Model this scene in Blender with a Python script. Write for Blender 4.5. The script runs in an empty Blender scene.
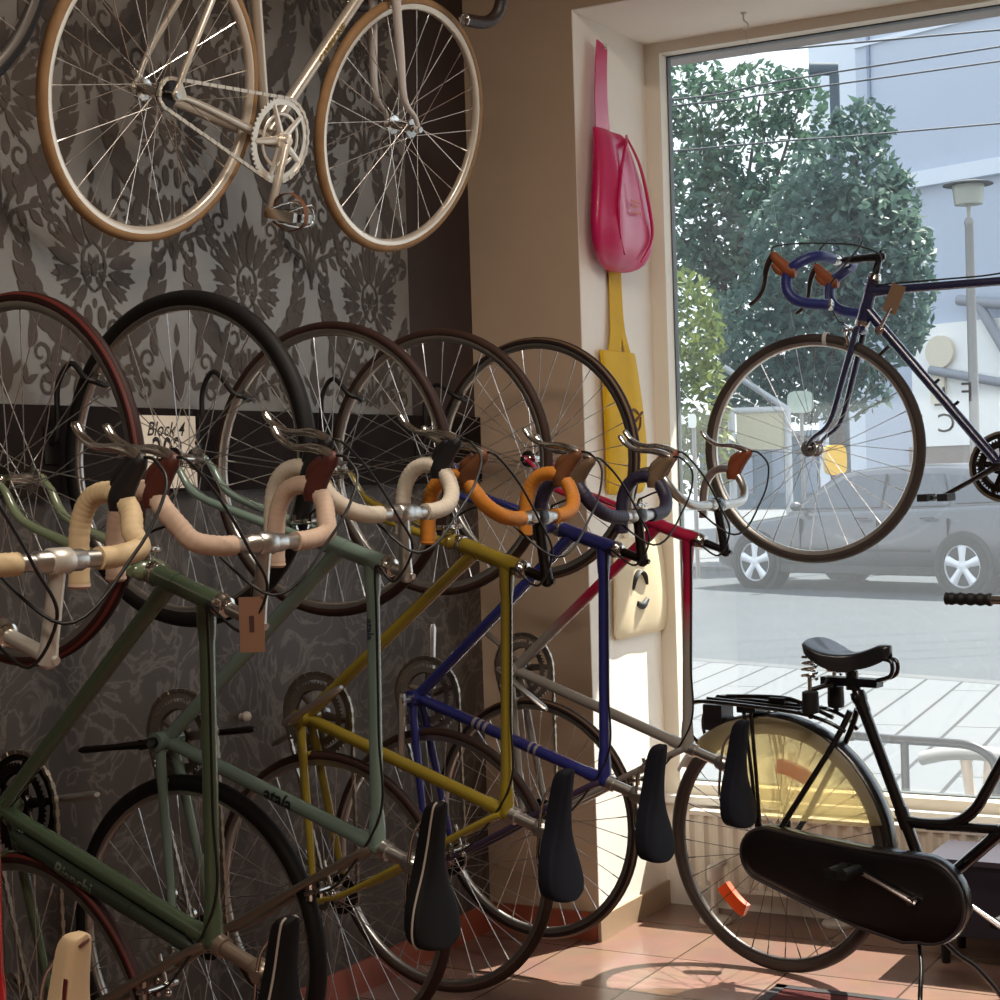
GLASS_HAZE, SKY, SUN, FILL, FILL2, EXPO = .03, 1.2, 10.0, 48, 30, 0.75
SUN_DIR = (.40, .92, 1.42)
import bpy, bmesh, math, random
from mathutils import Vector, Matrix
random.seed(7)
PI = math.pi
scene = bpy.context.scene
COL = scene.collection
R = math.radians
V = Vector

# ------------------------------------------------------------------ camera
F_PX, YAW, PITCH, ROLL = 1750.0, R(29.2), R(-0.79), 0.031
CAM = V((2.696, -4.68, 1.40))
_f0 = V((-math.sin(YAW), math.cos(YAW), 0)); _r0 = V((math.cos(YAW), math.sin(YAW), 0)); _u0 = V((0, 0, 1))
C_F = _f0 * math.cos(PITCH) + _u0 * math.sin(PITCH)
_u1 = _u0 * math.cos(PITCH) - _f0 * math.sin(PITCH)
C_R = _r0 * math.cos(ROLL) - _u1 * math.sin(ROLL)
C_U = _r0 * math.sin(ROLL) + _u1 * math.cos(ROLL)
cd = bpy.data.cameras.new('camera'); cam = bpy.data.objects.new('camera', cd); COL.objects.link(cam)
m = Matrix.Identity(4)
for i in range(3):
    m[i][0], m[i][1], m[i][2], m[i][3] = C_R[i], C_U[i], -C_F[i], CAM[i]
cam.matrix_world = m
cd.sensor_fit = 'HORIZONTAL'; cd.sensor_width = 36.0; cd.lens = 36.0 * F_PX / 1000.0
cd.clip_start = 0.05; cd.clip_end = 500
scene.camera = cam

def at(px, py, depth):
    """the real-world point seen at a spot of the photograph, at a distance along the view axis"""
    return CAM + (C_F + C_R * ((px - 500) / F_PX) - C_U * ((py - 500) / F_PX)) * depth

# ------------------------------------------------------------------ materials
def lin(c):
    return tuple((x / 12.92 if x <= 0.04045 else ((x + 0.055) / 1.055) ** 2.4) for x in c)

MATS = {}
def mat(name, c, rough=0.5, metal=0.0, spec=0.5, coat=0.0, noise=0.0, nscale=30.0, bump=0.0, bscale=200.0, c2=None):
    if name in MATS: return MATS[name]
    M = bpy.data.materials.new(name); M.use_nodes = True
    nt = M.node_tree; b = nt.nodes['Principled BSDF']
    col = lin(c) + (1,)
    b.inputs['Base Color'].default_value = col
    b.inputs['Roughness'].default_value = rough; b.inputs['Metallic'].default_value = metal
    b.inputs['Specular IOR Level'].default_value = spec; b.inputs['Coat Weight'].default_value = coat
    b.inputs['Coat Roughness'].default_value = 0.08
    tc = None
    if noise > 0 or bump > 0:
        tc = nt.nodes.new('ShaderNodeTexCoord')
    if noise > 0:
        n = nt.nodes.new('ShaderNodeTexNoise'); n.inputs['Scale'].default_value = nscale; n.inputs['Detail'].default_value = 5
        nt.links.new(tc.outputs['Object'], n.inputs['Vector'])
        r = nt.nodes.new('ShaderNodeValToRGB')
        r.color_ramp.elements[0].position = 0.3; r.color_ramp.elements[1].position = 0.7
        k = lin(c2) if c2 else tuple(x * (1 - noise) for x in col[:3])
        r.color_ramp.elements[0].color = tuple(k) + (1,); r.color_ramp.elements[1].color = col
        nt.links.new(n.outputs['Fac'], r.inputs['Fac']); nt.links.new(r.outputs['Color'], b.inputs['Base Color'])
    if bump > 0:
        n2 = nt.nodes.new('ShaderNodeTexNoise'); n2.inputs['Scale'].default_value = bscale
        nt.links.new(tc.outputs['Object'], n2.inputs['Vector'])
        bp = nt.nodes.new('ShaderNodeBump'); bp.inputs['Strength'].default_value = bump; bp.inputs['Distance'].default_value = 0.002
        nt.links.new(n2.outputs['Fac'], bp.inputs['Height']); nt.links.new(bp.outputs['Normal'], b.inputs['Normal'])
    MATS[name] = M
    return M

def fade_mat(name, c1, c2, axis, a, b_, rough=0.3, metal=0.0, coat=0.5):
    """paint that fades from one colour to another along an axis of the frame"""
    M = mat(name, c1, rough, metal, 0.5, coat); nt = M.node_tree; b = nt.nodes['Principled BSDF']
    tc = nt.nodes.new('ShaderNodeTexCoord'); sp = nt.nodes.new('ShaderNodeSeparateXYZ'); mr = nt.nodes.new('ShaderNodeMapRange')
    mr.inputs['From Min'].default_value = a; mr.inputs['From Max'].default_value = b_
    mx = nt.nodes.new('ShaderNodeMix'); mx.data_type = 'RGBA'
    mx.inputs['A'].default_value = lin(c1) + (1,); mx.inputs['B'].default_value = lin(c2) + (1,)
    nt.links.new(tc.outputs['Object'], sp.inputs[0]); nt.links.new(sp.outputs[axis], mr.inputs['Value'])
    nt.links.new(mr.outputs['Result'], mx.inputs['Factor']); nt.links.new(mx.outputs['Result'], b.inputs['Base Color'])
    return M

CHROME = mat('chrome', (.80, .79, .77), .16, 1.0)
ALU = mat('aluminium', (.76, .75, .73), .32, 1.0)
STEEL = mat('spoke_steel', (.80, .80, .80), .30, 1.0)
BLACK = mat('black_rubber', (.055, .05, .05), .6, 0, .4)
BLACKGLOSS = mat('black_enamel', (.05, .045, .055), .22, 0, .5, .6)
BLACKLEATHER = mat('black_leather', (.06, .055, .06), .42, 0, .5, 0, bump=.15, bscale=350)
CABLE = mat('cable_housing', (.05, .045, .045), .4)
DARKMETAL = mat('dark_metal', (.22, .20, .19), .35, 1.0)
CHAINM = mat('chain_steel', (.66, .62, .57), .35, 1.0)

# ------------------------------------------------------------------ mesh builder
class MB:
    def __init__(self, M=None):
        self.v = []; self.f = []; self.m = []; self.M = M or Matrix.Identity(4); self.mi = 0; self.flat = set()
    def add(self, vs, fs, flat=False):
        o = len(self.v); self.v += [self.M @ V(p) for p in vs]
        for f in fs:
            if flat: self.flat.add(len(self.f))
            self.f.append(tuple(o + i for i in f)); self.m.append(self.mi)
    def tube(self, pts, r, seg=10, caps=True, flatten=None, up=None):
        pts = [V(p) for p in pts]; n = len(pts)
        rs = list(r) if isinstance(r, (list, tuple)) else [r] * n
        t0 = (pts[1] - pts[0]).normalized()
        a = V(up) if up else (V((0, 0, 1)) if abs(t0.z) < .9 else V((1, 0, 0)))
        u = (a - t0 * a.dot(t0)).normalized()
        vs = []; fs = []
        for i, p in enumerate(pts):
            t = ((pts[min(i + 1, n - 1)] - pts[i]).normalized() + (pts[i] - pts[max(i - 1, 0)]).normalized())
            if t.length < 1e-9: t = t0
            t.normalize()
            u = (u - t * u.dot(t)); u.normalize(); w = t.cross(u)
            fl = flatten[i] if isinstance(flatten, (list, tuple)) else (flatten or 1.0)
            for k in range(seg):
                g = 2 * PI * k / seg
                vs.append(p + u * (math.cos(g) * rs[i]) + w * (math.sin(g) * rs[i] * fl))
        for i in range(n - 1):
            for k in range(seg):
                k2 = (k + 1) % seg
                fs.append((i * seg + k, i * seg + k2, (i + 1) * seg + k2, (i + 1) * seg + k))
        if caps:
            fs.append(tuple(reversed(range(seg)))); fs.append(tuple((n - 1) * seg + k for k in range(seg)))
        self.add(vs, fs)
    def cyl(self, p0, p1, r, seg=14): self.tube([p0, p1], r, seg)
    def curve(self, pts, r, seg=10, sub=6, **k):
        q, rr = smooth(pts, sub, r)
        self.tube(q, rr, seg, **k)
    def box(self, lo, hi, M=None):
        (x0, y0, z0), (x1, y1, z1) = lo, hi
        vs = [(x0, y0, z0), (x1, y0, z0), (x1, y1, z0), (x0, y1, z0), (x0, y0, z1), (x1, y0, z1), (x1, y1, z1), (x0, y1, z1)]
        if M: vs = [M @ V(p) for p in vs]
        self.add(vs, [(3, 2, 1, 0), (4, 5, 6, 7), (0, 1, 5, 4), (1, 2, 6, 5), (2, 3, 7, 6), (3, 0, 4, 7)], True)
    def lathe(self, prof, c, axis, seg=32, closed=False):
        """prof: (radius, along) pairs turned about an axis through c"""
        axis = V(axis).normalized(); a = V((0, 0, 1)) if abs(axis.z) < .9 else V((1, 0, 0))
        u = (a - axis * a.dot(axis)).normalized(); w = axis.cross(u); c = V(c); vs = []; fs = []; n = len(prof)
        for k in range(seg):
            g = 2 * PI * k / seg; d = u * math.cos(g) + w * math.sin(g)
            for r, h in prof: vs.append(c + d * r + axis * h)
        for k in range(seg):
            k2 = (k + 1) % seg
            for i in range(n if closed else n - 1):
                j = (i + 1) % n
                fs.append((k * n + i, k2 * n + i, k2 * n + j, k * n + j))
        if not closed:
            if prof[0][0] > 1e-6: fs.append(tuple(k * n for k in range(seg)))
            if prof[-1][0] > 1e-6: fs.append(tuple(k * n + n - 1 for k in reversed(range(seg))))
        self.add(vs, fs)
    def torus(self, c, axis, r0, r1, seg=64, ss=10, squash=1.0):
        self.lathe([(r0 + r1 * math.cos(2 * PI * i / ss), r1 * squash * math.sin(2 * PI * i / ss)) for i in range(ss)], c, axis, seg, True)
    def sphere(self, c, r, seg=14, rings=8, sc=(1, 1, 1)):
        c = V(c); vs = []; fs = []
        for i in range(rings + 1):
            t = PI * i / rings
            for k in range(seg):
                g = 2 * PI * k / seg
                vs.append(c + V((r * sc[0] * math.sin(t) * math.cos(g), r * sc[1] * math.sin(t) * math.sin(g), r * sc[2] * math.cos(t))))
        for i in range(rings):
            for k in range(seg):
                k2 = (k + 1) % seg
                fs.append((i * seg + k, (i + 1) * seg + k, (i + 1) * seg + k2, i * seg + k2))
        self.add(vs, fs)
    def prism(self, poly, depth, M=None):
        """flat outline (x, y) raised along z"""
        n = len(poly); vs = [(x, y, 0) for x, y in poly] + [(x, y, depth) for x, y in poly]
        if M: vs = [M @ V(p) for p in vs]
        self.add(vs, [tuple(reversed(range(n))), tuple(range(n, 2 * n))] + [(i, (i + 1) % n, n + (i + 1) % n, n + i) for i in range(n)], True)
    def loft(self, rings, cap=True):
        n = len(rings[0]); vs = [p for r in rings for p in r]; fs = []
        for i in range(len(rings) - 1):
            for k in range(n):
                k2 = (k + 1) % n
                fs.append((i * n + k, i * n + k2, (i + 1) * n + k2, (i + 1) * n + k))
        if cap:
            fs.append(tuple(reversed(range(n)))); fs.append(tuple((len(rings) - 1) * n + k for k in range(n)))
        self.add(vs, fs)
    def build(self, name, material, parent=None, smooth_=True, mesh_only=False):
        me = bpy.data.meshes.new(name); me.from_pydata([tuple(p) for p in self.v], [], self.f)
        ms = material if isinstance(material, (list, tuple)) else [material]
        for mm in ms: me.materials.append(mm)
        for i, p in enumerate(me.polygons):
            p.material_index = self.m[i]; p.use_smooth = smooth_ and i not in self.flat
        bm = bmesh.new(); bm.from_mesh(me); bmesh.ops.recalc_face_normals(bm, faces=bm.faces); bm.to_mesh(me); bm.free()
        if smooth_:
            try: me.set_sharp_from_angle(angle=R(50))
            except Exception: pass
        if mesh_only: return me
        o = bpy.data.objects.new(name, me); COL.objects.link(o)
        if parent: o.parent = parent
        return o

def smooth(pts, sub, r=None):
    """Catmull-Rom through the points"""
    pts = [V(p) for p in pts]; n = len(pts); out = []; ro = []
    rs = list(r) if isinstance(r, (list, tuple)) else ([r] * n if r is not None else [0] * n)
    for i in range(n - 1):
        p0, p1, p2, p3 = pts[max(i - 1, 0)], pts[i], pts[i + 1], pts[min(i + 2, n - 1)]
        for k in range(sub):
            t = k / sub
            out.append(0.5 * ((2 * p1) + (p2 - p0) * t + (2 * p0 - 5 * p1 + 4 * p2 - p3) * t * t + (3 * p1 - p0 - 3 * p2 + p3) * t ** 3))
            ro.append(rs[i] * (1 - t) + rs[i + 1] * t)
    out.append(pts[-1]); ro.append(rs[-1])
    return (out, ro) if r is not None else out

def empty(name, M):
    o = bpy.data.objects.new(name, None); COL.objects.link(o); o.matrix_world = M; o.empty_display_size = .05
    return o
def tag(o, label, cat, group=None, kind=None):
    if label: o['label'] = label
    if cat: o['category'] = cat
    if group: o['group'] = group
    if kind: o['kind'] = kind
    return o
def struct(name, mb, material, smooth_=False, parent=None):
    o = mb.build(name, material, parent, smooth_)
    if not parent: o['kind'] = 'structure'
    return o

def text_mesh(s, size, shear=0.0, bold=0.0):
    cu = bpy.data.curves.new('lettering', 'FONT'); cu.body = s; cu.size = size; cu.shear = shear; cu.offset = bold
    cu.align_x = 'CENTER'; cu.align_y = 'CENTER'; cu.resolution_u = 3
    o = bpy.data.objects.new('lettering', cu); COL.objects.link(o)
    bpy.context.view_layer.update()
    me = o.evaluated_get(bpy.context.evaluated_depsgraph_get()).to_mesh()
    vs = [v.co.copy() for v in me.vertices]; fs = [tuple(p.vertices) for p in me.polygons]
    o.to_mesh_clear(); bpy.data.objects.remove(o); bpy.data.curves.remove(cu)
    return vs, fs
def tube_text(name, s, size, p0, p1, r, out, material, parent, M, bold=0.004, flip=False):
    """lettering wrapped on a tube from p0 to p1, facing the direction out"""
    p0, p1 = V(p0), V(p1); t = (p1 - p0).normalized(); out = V(out); out = (out - t * out.dot(t)).normalized(); w = out.cross(t)
    mid = (p0 + p1) / 2; vs, fs = text_mesh(s, size, 0, bold)
    bm = bmesh.new(); bv = [bm.verts.new(v) for v in vs]
    for f in fs:
        try: bm.faces.new([bv[i] for i in f])
        except ValueError: pass
    bmesh.ops.triangulate(bm, faces=bm.faces)
    for _ in range(4):
        le = [e for e in bm.edges if e.calc_length() > r * .35]
        if not le: break
        bmesh.ops.subdivide_edges(bm, edges=le, cuts=1); bmesh.ops.triangulate(bm, faces=bm.faces)
    bm.verts.index_update(); vs = [v.co.copy() for v in bm.verts]; fs = [tuple(v.index for v in f.verts) for f in bm.faces]; bm.free()
    mb = MB(M); q = []
    for v in vs:
        g = v.y / r
        q.append(mid + t * v.x + (out * math.cos(g) + w * math.sin(g)) * (r + .0008))
    mb.add(q, fs)
    return mb.build(name, material, parent, False)
# ------------------------------------------------------------------ bicycles
SPOKE_MESH = {}
def spoke_mesh(L, material):
    k = (round(L, 4), material.name)
    if k not in SPOKE_MESH:
        mb = MB(); mb.tube([(0, 0, 0), (0, 0, L * .9), (0, 0, L * .91), (0, 0, L)], [.00105, .00105, .0018, .0018], 6)
        SPOKE_MESH[k] = mb.build('spoke', material, mesh_only=True)
    return SPOKE_MESH[k]

def wheel(root, c, RO, tw, tyre_m, rim_m, M, n=32, spoke_m=None, hub_m=None, cogs=0, rim_h=.016, nuts=.062, stripe=None):
    """a spoked wheel about the y axis; the rim is the part, tyre, hub and spokes are its sub-parts"""
    c = V(c); y = V((0, 1, 0)); ro = RO - tw * .72; ri = ro - rim_h
    mb = MB(M); w = min(.011, tw * .42)
    mb.lathe([(ro, -w), (ro + .002, -w), (ro - .003, -w * .6), (ro - .003, w * .6), (ro + .002, w), (ro, w), (ri + .004, w * .85), (ri, w * .5), (ri, -w * .5), (ri + .004, -w * .85)], c, y, 72, True)
    rim = mb.build('wheel', rim_m, root)
    mb = MB(M); mb.torus(c, y, RO - tw / 2, tw / 2, 72, 12)
    ms = [tyre_m]
    t = mb.build('tyre', ms, rim)
    if stripe:
        mb = MB(M)
        for s in (-1, 1):
            a0, a1 = R(38), R(66)
            q = [(RO - tw / 2 + (tw / 2 + .0005) * math.cos(a0 + (a1 - a0) * i / 3), s * (tw / 2 + .0005) * math.sin(a0 + (a1 - a0) * i / 3)) for i in range(4)]
            mb.lathe(q, c, y, 72)
        mb.f = [f for f in mb.f if len(f) == 4]; mb.m = mb.m[:len(mb.f)]
        mb.build('tyre_sidewall', stripe, rim)
    mb = MB(M)
    mb.lathe([(.004, -nuts), (.008, -nuts), (.008, -nuts + .008), (.0045, -nuts + .01), (.0045, -.040), (.009, -.040), (.010, -.034), (.024, -.0335), (.024, -.0305), (.012, -.028), (.010, 0),
              (.012, .028), (.024, .0305), (.024, .0335), (.010, .034), (.009, .040), (.0045, .040), (.0045, nuts - .01), (.008, nuts - .008), (.008, nuts), (.004, nuts)], c, y, 20)
    mb.build('hub', hub_m or CHROME, rim)
    if cogs:
        mb = MB(M); pr = [(.012, -.036)]
        for k in range(cogs):
            rr = .048 - .0048 * k if cogs > 1 else .033
            h = -.037 - .0052 * k
            pr += [(rr, h), (rr, h - .0022), (rr - .012, h - .0025), (rr - .012, h - .005)]
        pr += [(.012, pr[-1][1])]
        mb.lathe(pr, c, y, 40); mb.build('freewheel', DARKMETAL, rim)
    for k in range(n):
        side = 1 if k % 2 else -1
        ga = 2 * PI * (k + .3) / n; tw_ = R(62) * (1 if (k // 2) % 2 else -1)
        p1 = c + V((math.cos(ga), 0, math.sin(ga))) * (ri + .002) + y * (.002 * side)
        p0 = c + V((math.cos(ga + tw_), 0, math.sin(ga + tw_))) * .0215 + y * (.032 * side)
        d = p1 - p0; q = d.to_track_quat('Z', 'Y').to_matrix().to_4x4()
        o = bpy.data.objects.new('spoke', spoke_mesh(d.length, spoke_m or STEEL)); COL.objects.link(o); o.parent = rim
        o.matrix_basis = M @ Matrix.Translation(p0) @ q
    return rim

def caliper(root, p, back, M, material=CHROME):
    """a side-pull rim brake: p on the frame, back points from the frame to where the arms sit, arms reach to the rim"""
    p = V(p); b = V(back).normalized(); mb = MB(M)
    dn = V((0, 0, -1)); dn = (dn - b * dn.dot(b)).normalized() if abs(b.z) < .95 else V((1, 0, 0))
    q = p + b * .022
    mb.cyl(p - b * .03, q + b * .012, .0045, 10)
    for s in (-1, 1):
        y = V((0, s, 0))
        mb.curve([q - y * .006 - dn * .012, q + y * .02 - dn * .004, q + y * .031 + dn * .018, q + y * .024 + dn * .045], [.006, .0065, .0055, .005], 8, 4)
        mb.box((-.016, -.004, -.005), (.016, .004, .005), Matrix.Translation(q + y * .016 + dn * .044))
        mb.tube([q + y * .012 - dn * .008, q + V((0, .05 + .004 * s, 0)) - dn * (.014 if s > 0 else -.002)], .0045, 8)
    mb.sphere(q + b * .014, .007, 10, 6)
    return mb.build('brake_caliper', material, root)

def drop_bar(root, K, M, bar_m, tape_m, hood_m, lever_m, width=.2, tilt=0.0, lift=0.0, tape_from=.07, levers=True, end_m=None):
    K = V(K); ct, st = math.cos(tilt), math.sin(tilt)
    def L(x, y, z):
        return K + V((x * ct - z * st, y, x * st + z * ct))
    path = [(0, 0, 0), (0, .06, 0), (.001, .105, 0), (.010, .150, -.004), (.032, width - .014, -.018), (.060, width, -.036), (.082, width, -.056), (.090, width, -.082), (.083, width, -.115), (.058, width, -.138), (.020, width, -.148), (-.045, width, -.150)]
    path = [(x, y, z + lift * (0 if i < 3 else .4 if i == 3 else 1)) for i, (x, y, z) in enumerate(path)]
    mb = MB(M)
    full = [L(x, -y, z) for x, y, z in reversed(path)] + [L(*p) for p in path[1:]]
    mb.curve(full, .0120, 12, 5)
    mb.lathe([(.0125, -.045), (.0155, -.038), (.0155, .038), (.0125, .045)], K, (0, 1, 0), 18)
    bar = mb.build('handlebar', bar_m, root)
    for s in (-1, 1):
        P = [L(x, y * s, z) for x, y, z in path if y >= tape_from]
        if tape_m:
            mb = MB(M)
            q, rr = smooth([L(0, tape_from * s, 0)] + P, 10, .0158)
            rr = [r + (.0007 if i % 3 == 0 else 0) for i, r in enumerate(rr)]
            mb.tube(q, rr, 12); mb.build('bar_tape', tape_m, bar)
            mb = MB(M); e = L(-.045, width * s, -.150 + lift); mb.lathe([(.0165, 0), (.017, .004), (.013, .008), (0, .009)], e, L(-1, 0, -.03) - L(0, 0, 0), 14)
            mb.build('bar_end_plug', end_m or tape_m, bar)
        if levers:
            mb = MB(M)
            yy = width * s
            mb.curve([L(.062, yy, -.058 + lift), L(.082, yy, -.056 + lift), L(.102, yy, -.043 + lift), L(.122, yy, -.026 + lift), L(.134, yy, -.014 + lift), L(.141, yy, -.006 + lift)], [.0175, .0215, .0185, .0155, .0140, .007], 12, 4, flatten=.85)
            mb.curve([L(.092, yy, -.066 + lift), L(.116, yy, -.056 + lift), L(.132, yy, -.038 + lift)], [.010, .0125, .009], 10, 4)
            mb.build('brake_hood', hood_m, bar)
            mb = MB(M)
            mb.curve([L(.138, yy, -.012 + lift), L(.147, yy, -.034 + lift), L(.153, yy, -.062 + lift), L(.154, yy, -.088 + lift), L(.158, yy + .003 * s, -.114 + lift), L(.172, yy + .005 * s, -.140 + lift), L(.188, yy + .006 * s, -.154 + lift), L(.194, yy + .006 * s, -.157 + lift)],
                     [.007, .0088, .0080, .0066, .006, .006, .0066, .004], 10, 5, flatten=1.5)
            mb.build('brake_lever', lever_m, bar)
    return bar, L

def saddle(root, nose, tail, M, cover_m, rail_m=CHROME, wide=.072, trim=None, post=None):
    nose = V(nose); tail = V(tail); d = (tail - nose); L = d.length; d.normalize(); up = V((0, 1, 0)).cross(d)
    if up.z < 0 and abs(d.z) < .9: up = -up
    st = [(0, .003, .005), (.012, .0115, .015), (.035, .0175, .022), (.10, .020, .030), (.30, .024, .034), (.48, .034, .036), (.62, .050, .038), (.75, .064, .042), (.88, wide, .044), (.96, wide * .88, .040), (.995, wide * .5, .03), (1.0, wide * .2, .02)]
    rings = []
    q = smooth([(a, b, c) for a, b, c in st], 3)
    for s, w, h in q:
        c = nose + d * (L * s) + up * (.010 * math.sin(PI * min(max(s, 0), 1)) * -1 + (.012 * max(0, (s - .6)) / .4))
        ring = []
        for k in range(16):
            g = PI * k / 15
            x = math.cos(g); z = math.sin(g) ** .8
            ring.append(c + V((0, 1, 0)) * (w * math.copysign(abs(x) ** .75, x)) + up * (z * .016))
        for k in range(6):
            g = -1 + 2 * k / 5
            ring.append(c + V((0, 1, 0)) * (w * .82 * g) - up * (h * .75 * (1 - .5 * (1 - g * g))))
        rings.append(ring)
    mb = MB(M); mb.loft(rings)
    sd = mb.build('saddle', cover_m, root)
    mb = MB(M)
    for s in (-1, 1):
        y = V((0, s, 0))
        mb.curve([nose + d * L * .10 - up * .018 + y * .006, nose + d * L * .25 - up * .045 + y * .018, nose + d * L * .55 - up * .052 + y * .022, nose + d * L * .74 - up * .046 + y * .03, nose + d * L * .92 - up * .012 + y * .045], .0035, 8, 5)
    mb.build('saddle_rail', rail_m, sd)
    if trim:
        mb = MB(M)
        for s in (-1, 1):
            y = V((0, s, 0))
            mb.tube([nose + d * (L * a) + y * (b + .001) + up * (.002 - .010 * math.sin(PI * a)) for a, b, c in q[2:-1]], .0022, 6)
        mb.build('saddle_piping', trim, sd)
    return sd

def crankset(root, bb, M, ring_r, ring_m, arm_m, angle, y_ring=-.047, arms=True, pedals=None, rings=2, arm_len=.17, spider=5, left_y=.062):
    bb = V(bb); y = V((0, 1, 0))
    mb = MB(M)
    for i in range(rings):
        r = ring_r - .022 * i; yy = y_ring + .008 * i; n = 52
        vs = []; 
        for k in range(n * 4):
            g = 2 * PI * k / (n * 4); rr = r + (.0035 if k % 4 in (1, 2) else -.0015)
            vs.append((rr * math.cos(g), rr * math.sin(g)))
        inner = r - .016
        N = len(vs); P = []
        for h in (-.0015, .0015):
            P += [bb + V((a, yy + h, b)) for a, b in vs] + [bb + V((inner * math.cos(2 * PI * k / N), yy + h, inner * math.sin(2 * PI * k / N))) for k in range(N)]
        fs = []
        for k in range(N):
            j = (k + 1) % N
            fs += [(k, j, N + j, N + k), (2 * N + k, 3 * N + k, 3 * N + j, 2 * N + j), (k, 2 * N + k, 2 * N + j, j), (N + k, N + j, 3 * N + j, 3 * N + k)]
        mb.add(P, fs, True)
        if i == 0: mb.torus(bb + y * yy, y, r * .62, .0045, 48, 8, .5)
    for k in range(spider):
        g = angle + 2 * PI * k / spider
        e = V((math.cos(g), 0, math.sin(g)))
        mb.tube([bb + y * (y_ring - .006), bb + y * y_ring + e * (ring_r - .012)], [.012, .0065], 8, flatten=.6)
    mb.lathe([(.0, -.006), (.02, -.006), (.022, 0), (.02, .008), (0, .008)], bb + y * (y_ring - .006), y, 20)
    ring = mb.build('chainring', ring_m, root)
    for s in (-1, 1):
        if not arms: break
        g = angle + (PI if s > 0 else 0)
        e = V((math.cos(g), 0, math.sin(g))); yy = left_y if s > 0 else y_ring - .018
        mb = MB(M)
        mb.tube([bb + y * yy - e * .016, bb + y * yy, bb + y * (yy + .006 * s) + e * .08, bb + y * (yy + .010 * s) + e * arm_len, bb + y * (yy + .010 * s) + e * (arm_len + .012)], [.012, .016, .0115, .0125, .007], 10, flatten=.62, up=y)
        mb.cyl(bb, bb + y * (yy + .012 * s), .011, 12)
        ca = mb.build('crank_arm', arm_m, root)
        if pedals and s in pedals:
            pedal(ca, bb + y * (yy + .010 * s) + e * arm_len, s, M, pedals[s])
    return ring

def pedal(parent, p, s, M, style):
    p = V(p); y = V((0, s, 0)); mb = MB(M)
    if style == 'block':
        mb.cyl(p, p + y * .11, .006, 10)
        for a in (-1, 1):
            mb.box((-.014, -.045, -.010), (.014, .045, .010), Matrix.Translation(p + y * .062 + V((a * .028, 0, 0))))
        mb.build('pedal', BLACK, parent); return
    mb.cyl(p, p + y * .10, .0055, 10); mb.lathe([(.010, .02), (.013, .03), (.011, .055), (.013, .085), (.008, .10)], p, y, 14)
    for a in (-1, 1):
        x = V((a * .032, 0, 0))
        mb.box((-.0015, -.045, -.012), (.0015, .045, .012), Matrix.Translation(p + y * .055 + x))
    for b in (.012, .098):
        mb.box((-.032, -.0015, -.010), (.032, .0015, .010), Matrix.Translation(p + y * b))
    o = mb.build('pedal', CHROME, parent)
    return o

def chain(root, bb, hub, r1, r2, yy, M, material=CHAINM):
    bb = V(bb); hub = V(hub); d = hub - bb; L = d.length; a0 = math.atan2(d.z, d.x); off = math.acos((r1 - r2) / L); mb = MB(M); P = []
    a = a0 + off; b = a0 - off
    for k in range(41):   # round the ring, away from the hub
        g = a + (2 * PI - 2 * off) * k / 40; P.append(bb + V((math.cos(g) * r1, yy, math.sin(g) * r1)))
    for k in range(11):
        g = b + 2 * off * k / 10; P.append(hub + V((math.cos(g) * r2, yy, math.sin(g) * r2)))
    P.append(P[0]); seg = []; acc = 0; pitch = .0127
    for i in range(len(P) - 1):
        l = (P[i + 1] - P[i]).length; t = pitch - acc if acc else 0
        while t < l:
            seg.append((P[i] + (P[i + 1] - P[i]) * (t / l), (P[i + 1] - P[i]).normalized())); t += pitch
        acc = l - (t - pitch)
    for i, (p, t) in enumerate(seg):
        z = V((0, 1, 0)).cross(t); M3 = Matrix.Identity(4)
        for r in range(3): M3[r][0], M3[r][1], M3[r][2], M3[r][3] = t[r], (0, 1, 0)[r], z[r], p[r]
        w = .0045 if i % 2 else .0028
        mb.box((-.0062, -w, -.0038), (.0062, w, .0038), M3)
    return mb.build('chain', material, root, False)

def derailleur(root, hub, M):
    hub = V(hub); mb = MB(M); y = -.062
    p0 = hub + V((.004, y, -.028)); p1 = p0 + V((.03, 0, -.045)); p2 = p1 + V((.035, 0, -.055))
    mb.tube([hub + V((0, y, -.004)), p0, p1], [.006, .010, .008], 8)
    for p in (p1, p2): mb.lathe([(.004, -.004), (.017, -.004), (.017, .004), (.004, .004)], p, (0, 1, 0), 18)
    for d in (-.008, .008): mb.tube([p1 + V((0, d, 0)), p2 + V((0, d, 0))], [.009, .008], 8, flatten=.25, up=(1, 0, 0))
    return mb.build('rear_derailleur', CHROME, root)

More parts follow.
